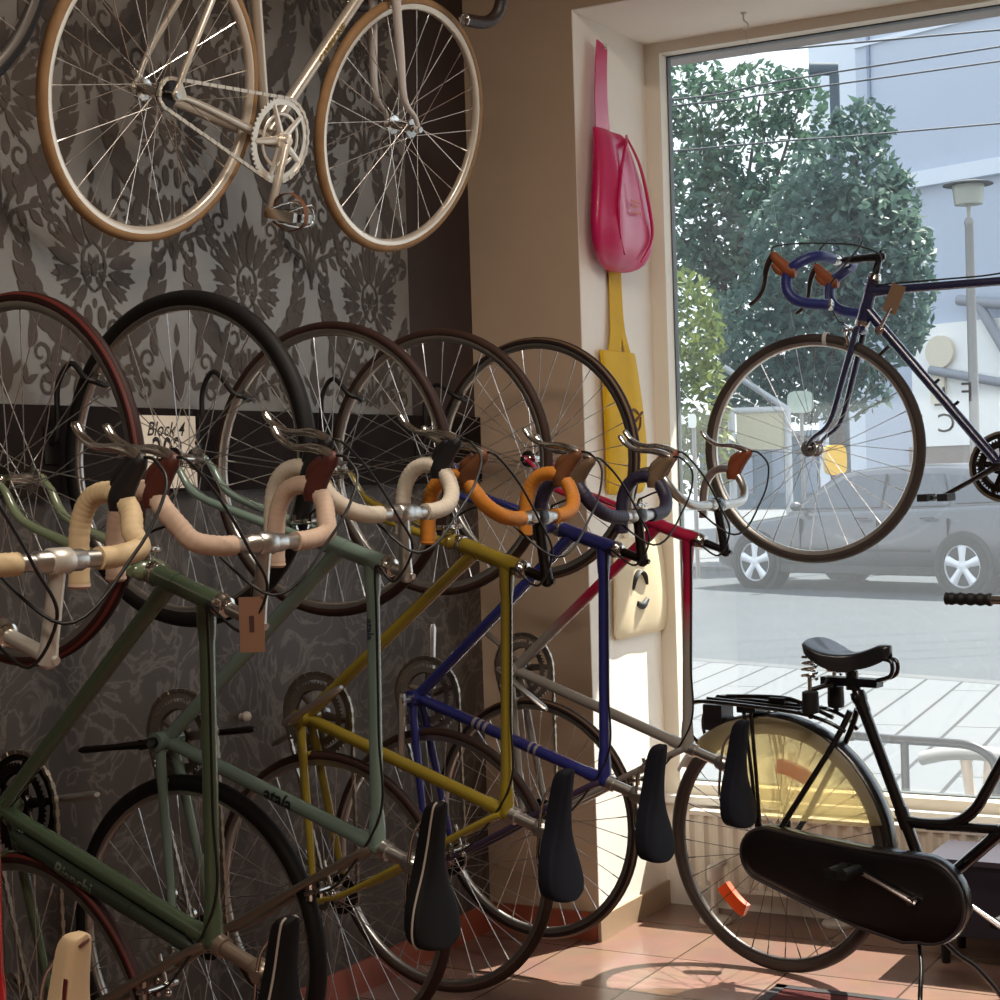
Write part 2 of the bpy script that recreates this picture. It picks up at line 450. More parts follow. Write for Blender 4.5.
def road_bike(name, M, p):
    """M places the bike: x forward, y to its left, z up, with the rear hub at p['org'] away from the thing's base"""
    org = V(p.get('org', (0, 0, 0))); T = Matrix.Translation(-org)
    root = empty(name, M)
    RO = p.get('R', .34); wb = p['wb']; ch = p['ch']; sa, ha = R(73.5), R(73)
    bb = V((p.get('bbx', .414), 0, -.07)); rh = V((0, 0, 0)); fh = V((wb, 0, 0))
    S = bb + V((-math.cos(sa), 0, math.sin(sa))) * ((ch + .07) / math.sin(sa))
    ax = V((-math.cos(ha), 0, math.sin(ha))); P = fh - V((math.sin(ha), 0, math.cos(ha))) * .05
    along = lambda z: P + ax * ((z - P.z) / ax.z)
    crown = P + ax * (RO + .032); H = along(ch); HT = along(ch + .03); HB = crown + ax * .025
    D = along(HB.z + .035)
    Y = V((0, 1, 0)); fm = p['frame']
    # frame
    mb = MB(T)
    mb.cyl(H, S, .0131, 14); mb.cyl(D, bb, .0148, 14); mb.cyl(bb, S + (S - bb).normalized() * .025, .0146, 14); mb.cyl(HB, HT, .0178, 16)
    mb.cyl(bb - Y * .035, bb + Y * .035, .0205, 18)
    for q, d in ((H, (S - H)), (S, (H - S)), (D, (bb - D))):      # lugs
        d = d.normalized(); mb.tube([q, q + d * .045, q + d * .07], [.0172, .0162, .0140], 14)
    mb.tube([HT - ax * .035, HT], .0192, 16); mb.tube([HB, HB + ax * .05], .0192, 16); mb.tube([S - (S - bb).normalized() * .05, S + (S - bb).normalized() * .026], .0168, 14)
    for s in (-1, 1):
        mb.curve([bb + V((-.01, .018 * s, 0)), bb + V((-.08, .028 * s, .013)), rh + V((.10, .050 * s, -.016)), rh + V((.025, .061 * s, -.004))], [.0115, .0115, .009, .007], 10, 5)
        mb.prism([(.03, -.008), (.028, .004), (.012, .026), (.002, .022), (-.012, 0), (-.004, -.012), (.012, -.010)], .005, Matrix.Translation(rh + V((0, .0635 * s, 0))) @ Matrix.Rotation(R(90), 4, 'X'))
    br = S.lerp(rh, .26); mb.cyl(br - Y * .034, br + Y * .034, .0065, 10); cb = bb.lerp(rh, .2); mb.cyl(cb - Y * .03, cb + Y * .03, .006, 10)
    fr = mb.build('frame', fm, root)
    for s in (-1, 1):
        mb = MB(T)
        mb.curve([S + V((-.004, .014 * s, -.006)), S + V((-.03, .024 * s, -.06)), rh + V((.045, .058 * s, .11)), rh + V((.010, .061 * s, .020))], [.0085, .008, .0075, .006], 10, 5)
        mb.build('seat_stay', p.get('stay', fm), root)
    for args in p.get('decals', []):
        s, tube, size, dm, a, b, bold = args
        e0, e1 = {'seat': (bb, S), 'top': (S, H), 'top_r': (H, S), 'down': (bb, D), 'seat_r': (S, bb)}[tube]; r_ = {'seat': .0146, 'top': .0131, 'top_r': .0131, 'down': .0148, 'seat_r': .0146}[tube]
        tube_text('lettering', s, size, e0.lerp(e1, a), e0.lerp(e1, b), r_, p.get('decal_side', (0, 1, 0)), dm, fr, T, bold)
    if p.get('pump'):
        a0, a1 = bb.lerp(S, .12) + V((-.031, .004, 0)), bb.lerp(S, .88) + V((-.031, .004, 0)); mb = MB(T); dq = (a1 - a0).normalized()
        mb.tube([a0 - dq * .03, a0, a0, a0.lerp(a1, .7), a0.lerp(a1, .7), a1, a1 + dq * .02], [.008, .010, .0155, .0155, .0145, .0145, .009], 14); pu = mb.build('frame_pump', p['pump'], root)
        tube_text('lettering', 'Bianchi', .036, a0.lerp(a1, .08), a0.lerp(a1, .66), .0155, (-.25, 1, 0), p['pump_ink'], pu, T, .0006)
    for tube, a, b, bm in p.get('bands', []):
        e0, e1 = {'seat': (bb, S), 'down': (bb, D), 'top': (S, H)}[tube]
        mb = MB(T); mb.cyl(e0.lerp(e1, a), e0.lerp(e1, b), .0151, 16); mb.build('frame_band', bm, fr)
    # steering
    st = p.get('steer', 0.0); MS = T @ Matrix.Translation(P) @ Matrix.Rotation(st, 4, ax) @ Matrix.Translation(-P)
    mb = MB(MS)
    mb.sphere(crown, .02, 12, 8, (1, 1.9, .8))
    for s in (-1, 1):
        mb.curve([crown + V((0, .036 * s, .004)), crown.lerp(P, .4) + V((0, .045 * s, 0)), crown.lerp(P, .75) + V((.004, .049 * s, 0)), fh.lerp(P, .35) + V((-.002, .051 * s, .035)), fh + V((0, .052 * s, .004))], [.0135, .0128, .0105, .008, .007], 10, 5, flatten=.72, up=(0, 1, 0))
        mb.cyl(fh + V((0, .048 * s, 0)), fh + V((0, .056 * s, 0)), .010, 12)
    mb.build('fork', p.get('fork', fm), root)
    mb = MB(MS)
    mb.lathe([(.016, 0), (.021, .002), (.021, .010), (.018, .014), (.018, .02), (.013, .024)], HT, ax, 18); mb.build('headset', CHROME, root); mb = MB(MS); mb.lathe([(.016, .024), (.021, .022), (.021, .010), (.017, .0)], crown + ax * .004, ax, 18)
    mb.build('headset', CHROME, root)
    K = V((p['clamp'][0], 0, p['clamp'][1])); Q = V((p['stemb'][0], 0, p['stemb'][1])); Q = Q.lerp(HT + ax * max(.03, (Q - HT).dot(ax)), 1.0)
    mb = MB(MS)
    dk = (K - Q).normalized()
    mb.tube([HT + ax * .02, Q - ax * .012, Q + dk * .008], [.0112, .0112, .0125], 14); mb.tube([Q - dk * .010, Q + dk * .02, K - dk * .012], [.0145, .0125, .0118], 14); mb.sphere(Q - dk * .004 , .0142, 12, 8)
    mb.lathe([(.0165, -.019), (.0185, -.016), (.0185, .016), (.0165, .019)], K, (0, 1, 0), 20); mb.cyl(Q + ax * .010, Q + ax * .019, .006, 10)
    mb.build('stem', p['stem'], root)
    bar, L = drop_bar(root, K, MS, p.get('bar', ALU), p.get('tape'), p['hood'], p.get('lever', CHROME), p.get('barw', .2), p.get('bar_tilt', 0.0), p.get('bar_lift', 0.0), levers=p.get('levers', True), end_m=p.get('bar_end'))
    # wheels
    kw = dict(n=p.get('spokes', 32), spoke_m=p.get('spoke_m'), hub_m=p.get('hub_m'), stripe=p.get('stripe'))
    wheel(root, fh, RO, p.get('tw', .024), p['tyre'], p.get('rim', ALU), MS, **kw)
    wheel(root, rh, RO, p.get('tw2', p.get('tw', .024)), p.get('tyre2', p['tyre']), p.get('rim', ALU), T, cogs=p.get('cogs', 6), nuts=.075, **kw)
    caliper(root, crown + V((.012, 0, .004)), (1, 0, -.1), MS); caliper(root, br + V((-.006, 0, 0)), (-.9, 0, .3), T)
    crankset(root, bb, T, p.get('ring', .098), p.get('ring_m', DARKMETAL), p.get('arm_m', ALU), p.get('crank', 0), pedals=p.get('pedals'), rings=p.get('rings', 2))
    chain(root, bb, rh, p.get('ring', .098), .045 if p.get('cogs', 6) > 1 else .033, -.047, T, p.get('chain_m', CHAINM))
    if p.get('cogs', 6) > 1: derailleur(root, rh, T)
    # saddle and post
    if p.get('nose'):
        nose = V((p['nose'][0], 0, p['nose'][1])); tail = V((p['tail'][0], 0, p['tail'][1])); mid = nose.lerp(tail, .55); sd = (S - bb).normalized()
        top = S + sd * ((mid.z - .055 - S.z) / sd.z)
        mb = MB(T); mb.tube([S, top], .0132, 14); mb.lathe([(.016, -.006), (.02, 0), (.02, .022), (.015, .028)], top - sd * .012, sd, 14); mb.cyl(top - Y * .025 + sd * .008, top + Y * .025 + sd * .008, .011, 12)
        mb.lathe([(.0185, -.008), (.0185, .008)], S + sd * .02, sd, 14)
        mb.build('seat_post', p.get('post', ALU), root)
        saddle(root, nose, tail, T, p['saddle'], trim=p.get('saddle_trim'), wide=p.get('sw', .07))
    # cables
    if p.get('cables', True) and p.get('levers', True):
        wl = p.get('barw', .2)
        for s in (-1, 1):
            a = L(.139, wl * s, -.008 + p.get('bar_lift', 0)); mb = MB(MS); dz = (Q - K).normalized(); o_ = V((-dz.z, 0, dz.x)); o_ = o_ if o_.z > 0 else -o_
            Tn = K.lerp(Q, .55) + V((0, .022, .0)) + V((0, 0, .035))
            if s < 0:
                mb.curve([a, a + V((-.006, .004, .030)), a + V((-.045, .020, .066)), a.lerp(Tn, .62) + V((.0, -.03, .055)), Tn + V((-.01, 0, .012)), K.lerp(crown, .62) + V((.055, .05, .045)), crown + V((.055, .05, .035)), crown + V((.034, .045, .02))], .0026, 8, 8)
            else:
                mb.curve([a, a + V((-.006, -.008, .020)), a.lerp(Tn, .35) + V((.012, 0, .022)), a.lerp(Tn, .72) + V((.008, 0, .014)), Tn, Q + V((-.012, .030, -.004)), HT + V((.0, .026, .004)), H.lerp(S, .05) + V((0, .014, .017)), H.lerp(S, .2) + V((0, .012, .017)), H.lerp(S, .6) + V((0, .012, .017)), H.lerp(S, .88) + V((0, .012, .017)), br + V((-.0, .03, .06)), br + V((-.03, .045, .012))], .0026, 8, 8)
            mb.build('brake_cable', CABLE, root)
    return root
# ------------------------------------------------------------------ the room
GY = 0.588           # plane of the glass
def wall_noise(name, c, k=.06, rough=.85): return mat(name, c, rough, 0, .3, 0, noise=k, nscale=3.0, bump=.08, bscale=120)
PAPER = mat('wallpaper_ground', (.515, .49, .46), .42, .45, .5, 0, noise=.10, nscale=6, bump=.05, bscale=300)
PRINT = mat('wallpaper_print', (.285, .25, .225), .6, 0, .35)
BEIGE = wall_noise('beige_plaster', (.72, .63, .54))
WHITE = wall_noise('white_plaster', (.95, .925, .885))
CEILC = wall_noise('ceiling_white', (.80, .76, .70))

mb = MB(); mb.box((-.15, -7.0, 0), (0, 0, 3.3)); wl = struct('wall_left', mb, PAPER)
mb = MB(); mb.box((-.15, 0, 0), (.374, .64, 3.3)); struct('wall_back', mb, BEIGE)
mb = MB(); mb.box((.374, 0, 2.778), (5.2, .64, 3.3)); struct('wall_back_lintel', mb, [BEIGE])
mb = MB(); mb.box((.374, .001, 0), (.3765, .62, 2.777)); mb.box((.3765, .0005, 2.775), (3.6, .62, 2.7778)); struct('trim_1', mb, WHITE)       # white window reveal, side and head
mb = MB(); mb.box((3.6, 0, 0), (5.2, .64, 2.778)); struct('wall_back_end', mb, BEIGE)
mb = MB(); mb.box((.374, .50, 0), (3.6, .64, .335)); struct('wall_back_parapet', mb, WHITE)
mb = MB(); mb.box((5.2, -7.0, 0), (5.35, .64, 3.3)); struct('wall_right', mb, wall_noise('room_cream', (.62, .55, .46)))
mb = MB(); mb.box((-.15, -7.15, 0), (5.35, -7.0, 3.3)); struct('wall_front', mb, wall_noise('room_brown', (.42, .34, .27)))
mb = MB(); mb.box((-.15, -7.15, 3.3), (5.35, .64, 3.4)); struct('ceiling', mb, CEILC)
# floor of terracotta tiles
FL = mat('terracotta_tiles', (.56, .34, .27), .30, 0, .5); nt = FL.node_tree; b = nt.nodes['Principled BSDF']
tc = nt.nodes.new('ShaderNodeTexCoord'); mp = nt.nodes.new('ShaderNodeMapping'); mp.inputs['Location'].default_value = (.02, .085, 0)
bt = nt.nodes.new('ShaderNodeTexBrick'); bt.offset = 0; bt.squash = 1
for k, v in dict(Scale=1.0).items(): bt.inputs[k].default_value = v
bt.inputs['Brick Width'].default_value = .34; bt.inputs['Row Height'].default_value = .34; bt.inputs['Mortar Size'].default_value = .004; bt.inputs['Mortar Smooth'].default_value = .3
bt.inputs['Color1'].default_value = lin((.52, .405, .36)) + (1,); bt.inputs['Color2'].default_value = lin((.59, .47, .42)) + (1,); bt.inputs['Mortar'].default_value = lin((.34, .26, .22)) + (1,)
nz = nt.nodes.new('ShaderNodeTexNoise'); nz.inputs['Scale'].default_value = 9; nz.inputs['Detail'].default_value = 6
mx = nt.nodes.new('ShaderNodeMix'); mx.data_type = 'RGBA'; mx.blend_type = 'MULTIPLY'; mx.inputs['Factor'].default_value = .35
nt.links.new(tc.outputs['Object'], mp.inputs['Vector']); nt.links.new(mp.outputs['Vector'], bt.inputs['Vector']); nt.links.new(tc.outputs['Object'], nz.inputs['Vector'])
nt.links.new(bt.outputs['Color'], mx.inputs['A']); nt.links.new(nz.outputs['Color'], mx.inputs['B']); nt.links.new(mx.outputs['Result'], b.inputs['Base Color'])
mr = nt.nodes.new('ShaderNodeMapRange'); mr.inputs['To Min'].default_value = .14; mr.inputs['To Max'].default_value = .27
nt.links.new(nz.outputs['Fac'], mr.inputs['Value']); nt.links.new(mr.outputs['Result'], b.inputs['Roughness'])
bp = nt.nodes.new('ShaderNodeBump'); bp.inputs['Strength'].default_value = .25; bp.inputs['Distance'].default_value = .003; bp.invert = True
nt.links.new(bt.outputs['Fac'], bp.inputs['Height']); nt.links.new(bp.outputs['Normal'], b.inputs['Normal'])
mb = MB(); mb.box((-.15, -7.15, -.12), (5.35, .64, 0)); struct('floor', mb, FL)
SKIRT = mat('terracotta_skirting', (.60, .31, .23), .35, 0, .5, 0, noise=.2, nscale=14)
mb = MB(); mb.box((0, -7.0, 0), (.012, -.0, .085)); struct('baseboard_left', mb, SKIRT)
mb = MB(); mb.box((.012, -.012, 0), (.374, 0, .085)); struct('baseboard_back', mb, SKIRT)
mb = MB(); mb.box((.3765, -.012, 0), (.388, .50, .075)); struct('baseboard_reveal', mb, mat('beige_skirting', (.66, .56, .46), .4, noise=.12, nscale=14))
mb = MB(); mb.box((0, -.36, 1.384), (.0012, 0, 3.3)); struct('trim_2', mb, mat('corner_shade_strip', (.235, .19, .18), .6, 0, .35, 0, noise=.15, nscale=5))   # plain strip by the corner, shade and lost sheen put into its dark colour

DM_ = mat('muted_wallpaper', (.31, .285, .27), .5, .15, .4); nt = DM_.node_tree; b = nt.nodes['Principled BSDF']; tc = nt.nodes.new('ShaderNodeTexCoord')
n1 = nt.nodes.new('ShaderNodeTexNoise'); n1.inputs['Scale'].default_value = 5.5; n1.inputs['Detail'].default_value = 3; n1.inputs['Distortion'].default_value = 2.6
r1 = nt.nodes.new('ShaderNodeValToRGB'); el = r1.color_ramp.elements; el[0].position = .455; el[0].color = lin((.275, .25, .235)) + (1,); el[1].position = .545; el[1].color = lin((.275, .25, .235)) + (1,); e_ = el.new(.5); e_.color = lin((.40, .375, .355)) + (1,)
nt.links.new(tc.outputs['Object'], n1.inputs[0]); nt.links.new(n1.outputs['Fac'], r1.inputs[0]); nt.links.new(r1.outputs[0], b.inputs['Base Color'])
mb = MB(); mb.box((0, -7.0, .085), (.0014, -.0, 1.384)); struct('trim_3', mb, DM_)      # muted wallpaper under the board
# damask print on the wallpaper
def damask():
    polys = []
    def leaf(x, y, a, L, w, n=6, bend=0.0, wk=1.32):
        w *= wk; L *= 1.06
        pts = []
        for s in (1, -1):
            rng = range(n + 1) if s > 0 else range(n - 1, 0, -1)
            for i in rng:
                t = i / n; ww = w * math.sin(PI * t ** .85) * .5 * s; aa = a + bend * t
                pts.append((x + L * t * math.cos(aa) - ww * math.sin(aa), y + L * t * math.sin(aa) + ww * math.cos(aa)))
        polys.append(pts)
    def ribbon(P, w):
        q, ww = smooth([(a, b, 0) for a, b in P], 6, w); l = []; r = []
        for i, p in enumerate(q):
            t = (q[min(i + 1, len(q) - 1)] - q[max(i - 1, 0)]).normalized(); nn = V((-t.y, t.x, 0)) * ww[i] * .5
            l.append(p + nn); r.append(p - nn)
        for i in range(len(q) - 1): polys.append([(l[i].x, l[i].y), (l[i + 1].x, l[i + 1].y), (r[i + 1].x, r[i + 1].y), (r[i].x, r[i].y)])
    def disc(x, y, rx, ry, n=12): polys.append([(x + rx * math.cos(2 * PI * k / n), y + ry * math.sin(2 * PI * k / n)) for k in range(n)])
    def scroll(x, y, r, a0, turns, w, s=1):
        ribbon([(x + r * (1 - .72 * t) * math.cos(a0 + s * turns * 2 * PI * t), y + r * (1 - .72 * t) * math.sin(a0 + s * turns * 2 * PI * t)) for t in [i / 7 for i in range(8)]], [w * (1 - .45 * i / 7) for i in range(8)])
    for s in (1, -1):
        A = lambda d: R(d) if s > 0 else PI - R(d)
        # palmette: layered lobes around an open heart
        for d, r0, L, w in ((80, .055, .105, .034), (58, .055, .10, .036), (36, .052, .098, .036), (14, .050, .092, .036), (-8, .048, .085, .034), (-30, .045, .078, .03), (-54, .04, .07, .026)):
            x, y = r0 * math.cos(A(d)), r0 * math.sin(A(d)); leaf(x, y, A(d), L, w * .74)
            leaf(x + .5 * L * math.cos(A(d)), y + .5 * L * math.sin(A(d)), A(d + 30), L * .42, w * .5, wk=.9); leaf(x + .5 * L * math.cos(A(d)), y + .5 * L * math.sin(A(d)), A(d - 30), L * .42, w * .5, wk=.9)
        for d in (70, 30, -10, -50): leaf(.012 * math.cos(A(d)), .012 * math.sin(A(d)) - .005, A(d), .03, .012)
        ribbon([(.0, .062), (s * .030, .040), (s * .036, .0), (s * .02, -.035), (0, -.05)], [.006, .009, .010, .008, .005])
        # paired drops and curls under the palmette
        disc(s * .022, -.105, .013, .026); scroll(s * .062, -.125, .036, R(90), 1.15, .013, s * -1); scroll(s * .05, -.19, .024, R(90), 1.0, .010, s)
        leaf(s * .012, -.16, A(-70), .06, .018); leaf(s * .03, -.15, A(-100 if s > 0 else -100), .05, .016)
        # big acanthus arms sweeping out and up from the stem
        arm = [(0, -.30), (s * .018, -.235), (s * .055, -.185), (s * .11, -.14), (s * .165, -.09), (s * .205, -.02), (s * .215, .05)]
        ribbon(arm, [.012, .014, .018, .024, .026, .02, .006])
        q = smooth([(a, b_, 0) for a, b_ in arm], 4)
        for i in range(7, len(q) - 1, 2):
            t = (q[i + 1] - q[i - 1]); a = math.atan2(t.y, t.x); k = .6 + .5 * math.sin(PI * (i - 6) / 18)
            leaf(q[i].x, q[i].y, a - s * R(58), .062 * k, .026 * k, bend=s * .5); leaf(q[i].x, q[i].y, a + s * R(48), .046 * k, .02 * k, bend=-s * .5)
        scroll(s * .225, .085, .034, R(-120) if s > 0 else R(-60), 1.1, .012, s)
        ribbon([(s * .006, -.30), (s * .03, -.255), (s * .075, -.235), (s * .125, -.225), (s * .16, -.245)], [.008, .012, .013, .010, .004])
        for k, d in ((.05, 60), (.085, 40), (.12, 20)): leaf(s * k, -.237, A(-d), .05, .018); leaf(s * k, -.232, A(d), .04, .015)
        scroll(s * .155, -.265, .026, R(80), 1.0, .010, -s)
        scroll(s * .105, .155, .030, R(-90), 1.1, .011, s); leaf(s * .07, .165, A(50), .07, .022, bend=s * .6); leaf(s * .14, .12, A(70), .075, .022)
    leaf(0, .06, R(90), .12, .034); leaf(0, .19, R(90), .055, .016); disc(0, 0, .010, .016); disc(0, -.075, .008, .012); ribbon([(0, -.15), (0, -.30), (0, -.33)], [.008, .012, .012])
    return polys
mot = damask(); mb = MB(); rnd = 0
for c in range(-9, 1):
    y0 = -1.128 + .28 * c + .28 * 3
    for k in range(-1, 6):
        z0 = 1.89 + .70 * (k - 3) + (.35 if c % 2 == 0 else 0)
        for P in mot:
            q = [(y0 + a, z0 + b_) for a, b_ in P]
            if min(p[0] for p in q) < -4.2 or max(p[0] for p in q) > -.365 or min(p[1] for p in q) < 1.60 or max(p[1] for p in q) > 3.29: continue
            rnd += 1; e = .0005 + .000012 * ((rnd * 37) % 173)
            mb.add([(e, a, b_) for a, b_ in q], [tuple(range(len(q)))], True)
pr = mb.build('wallpaper_pattern', PRINT, wl, False)

# window: frame and pane
FR = mat('window_frame_paint', (.90, .87, .81), .5, 0, .4)
mb = MB(); x0, x1, z0, z1 = .3765, 3.6, .335, 2.775
mb.box((x0, .515, z0), (x0 + .052, .60, z1)); mb.box((x1 - .052, .515, z0), (x1, .60, z1)); mb.box((x0 + .052, .5152, z1 - .034), (x1 - .052, .5998, z1)); mb.box((x0 + .052, .5152, z0), (x1 - .052, .5998, z0 + .055))
wn = struct('window_1', mb, FR)
mb = MB(); mb.box((x0 + .052, .57, z0 + .055), (x0 + .056, .599, z1 - .034)); mb.box((x0 + .052, .57, z1 - .038), (x1 - .05, .599, z1 - .034)); mb.box((x0 + .052, .57, z0 + .055), (x1 - .05, .599, z0 + .059))
mb.build('window_gasket', mat('grey_gasket', (.30, .32, .32), .5), wn, False)
mb = MB(); mb.box((x0, .47, z0 - .002), (x1, .515, z0 + .022)); struct('windowsill_1', mb, mat('sill_white', (.86, .85, .83), .35))
GL = bpy.data.materials.new('shop_window_glass'); GL.use_nodes = True; nt = GL.node_tree; nt.nodes.clear()
out = nt.nodes.new('ShaderNodeOutputMaterial'); tr = nt.nodes.new('ShaderNodeBsdfTransparent'); tr.inputs['Color'].default_value = (.95, .975, .975, 1)
gl = nt.nodes.new('ShaderNodeBsdfGlossy'); gl.inputs['Roughness'].default_value = .02
df = nt.nodes.new('ShaderNodeBsdfTranslucent'); df.inputs['Color'].default_value = (.85, .90, .95, 1)
lw0 = nt.nodes.new('ShaderNodeLayerWeight'); lw0.inputs['Blend'].default_value = .5
lw1 = nt.nodes.new('ShaderNodeMath'); lw1.operation = 'POWER'; lw1.inputs[1].default_value = 4.0; nt.links.new(lw0.outputs['Facing'], lw1.inputs[0])
lw = nt.nodes.new('ShaderNodeMapRange'); lw.inputs['To Min'].default_value = .025; lw.inputs['To Max'].default_value = .5; nt.links.new(lw1.outputs[0], lw.inputs['Value'])
nz = nt.nodes.new('ShaderNodeTexNoise'); nz.inputs['Scale'].default_value = 2.2; nz.inputs['Detail'].default_value = 4
tc = nt.nodes.new('ShaderNodeTexCoord'); mr = nt.nodes.new('ShaderNodeMapRange'); mr.inputs['To Min'].default_value = GLASS_HAZE * .7; mr.inputs['To Max'].default_value = GLASS_HAZE * 1.3  # translucent share puts the pale haze over the view into the glass
m1 = nt.nodes.new('ShaderNodeMixShader'); m2 = nt.nodes.new('ShaderNodeMixShader')
nt.links.new(tc.outputs['Object'], nz.inputs['Vector']); nt.links.new(nz.outputs['Fac'], mr.inputs['Value'])
nt.links.new(mr.outputs['Result'], m1.inputs[0]); nt.links.new(tr.outputs[0], m1.inputs[1]); nt.links.new(df.outputs[0], m1.inputs[2])
nt.links.new(lw.outputs[0], m2.inputs[0]); nt.links.new(m1.outputs[0], m2.inputs[1]); nt.links.new(gl.outputs[0], m2.inputs[2]); nt.links.new(m2.outputs[0], out.inputs[0])
mb = MB(); mb.box((x0 + .05, GY - .003, z0 + .05), (x1 - .05, GY + .003, z1 - .03)); mb.build('window_pane', GL, wn, False)

# ------------------------------------------------------------------ rack board with the hooks
BOARD = mat('dark_board', (.13, .10, .095), .8, 0, .15, 0, noise=.3, nscale=20)
HOOK = mat('hook_rubber', (.06, .05, .05), .45)
HUNG = {}
# place, outward lean and turn of the six hung bikes
HP = {'O': (-2.836, .372, .405, -.110, .012, 1.015, .481), 'A': (-2.336, .3713, .4004, -.1314, .0152, 1.0204, .4818), 'B': (-1.8503, .3600, .4559, -.0777, .0166, .9988, .4813),
      'C': (-1.3534, .3530, .4353, -.0392, .0370, .9927, .4781), 'D': (-.8624, .3550, .4208, -.053, .0289, 1.019, .4807), 'E': (-.3547, .3600, .4344, -.1059, .0366, 1.0108, .4873)}
def hung(k, RO):
    y, u, v, psi, tau = HP[k][:5]; o = V((math.cos(psi), math.sin(psi), 0)); z = V((0, 0, 1))
    Fd = z * math.cos(tau) + o * math.sin(tau); U = o * math.cos(tau) - z * math.sin(tau); L = U.cross(Fd); B = V((u, y, v)); P = B - Fd * RO
    M = Matrix.Identity(4)
    for i in range(3): M[i][0], M[i][1], M[i][2], M[i][3] = Fd[i], L[i], U[i], P[i]
    return M, B, Fd, U, L
rk = tag(empty('bicycle_rack', Matrix.Identity(4)), 'dark wall board carrying a row of black rubber-coated wheel hooks', 'bike rack')
mb = MB(); mb.box((.0018, -3.3, 1.385), (.021, .016 - .018, 1.582)); mb.build('board', BOARD, rk, False)
for k in HP:
    RO = .347 if k == 'B' else .34; M, B, Fd, U, L = hung(k, RO); hubp = B + Fd * HP[k][5]
    ri = RO - .024 * .72 - .016 - (.012 if k == 'B' else 0)
    g = R(146); tip = hubp + (U * math.cos(g) + Fd * math.sin(g)) * (ri - .011)
    nb = L * .034; p0 = V((.021, 0, 1.50)); p0.y = (tip + nb).y + .0
    top = hubp + (U * math.cos(R(150)) + Fd * math.sin(R(150))) * (RO - .01) + nb
    mb = MB(); mb.curve([p0, p0 + V((.018, 0, .01)), p0 + V((.024, 0, .05)), V((.05, p0.y, 1.625)), V((.085, top.y, 1.668)), V((tip.x - .012, (tip + nb).y, tip.z + .014)), tip + nb * .55 + V((.006, 0, .004)), tip - nb * .15 + V((.004, 0, -.001)), tip - nb * .5 + V((.002, 0, .0))], .0062, 10, 5)
    mb.box((.019, p0.y - .02, 1.455), (.025, p0.y + .02, 1.535)); mb.build('hook', HOOK, rk)

# ------------------------------------------------------------------ the six bikes hung by the front wheel
tapeW = mat('white_bar_tape', (.80, .76, .69), .6, 0, .3, 0, noise=.08, nscale=60); tapeP = mat('blush_bar_tape', (.76, .66, .58), .55, 0, .3, 0, noise=.08, nscale=60); tapeC = mat('cream_bar_tape', (.78, .69, .54), .55, 0, .3, 0, noise=.08, nscale=60)
tapeO = mat('orange_bar_tape', (.74, .47, .17), .55, 0, .3, 0, noise=.1, nscale=60); tapeV = mat('dark_violet_bar_tape', (.14, .115, .20), .5)
hoodB = mat('brown_hood', (.30, .12, .085), .5); hoodT = mat('tan_hood', (.40, .24, .13), .5); hoodG = mat('grey_tan_hood', (.42, .34, .26), .5); hoodK = mat('black_hood', (.07, .065, .07), .5); hoodR = mat('rust_hood', (.46, .22, .11), .5)
sadK = mat('black_saddle_leather', (.06, .052, .058), .75, 0, .2, 0, bump=.1, bscale=500); sadN = mat('navy_saddle_leather', (.08, .083, .118), .75, 0, .2, 0, bump=.1, bscale=500); sadC = mat('cream_saddle_leather', (.78, .68, .54), .45, 0, .4)
pipeW = mat('white_piping', (.62, .58, .54), .4)
def tyre(n, c): return mat(n, c, .62, 0, .3, 0, noise=.25, nscale=25)
paint = lambda n, c, **k: mat(n, c, .26, 0, .5, 1.0, noise=.06, nscale=18, **k)
G = 'road bikes hung by the front wheel along the patterned wall'
DT = mat('black_decal', (.05, .06, .055), .4); DW = mat('silver_band', (.68, .66, .66), .35, .6); DB = mat('blue_decal', (.12, .16, .26), .4)
RINGM = mat('ring_alloy', (.47, .43, .40), .35, .4)
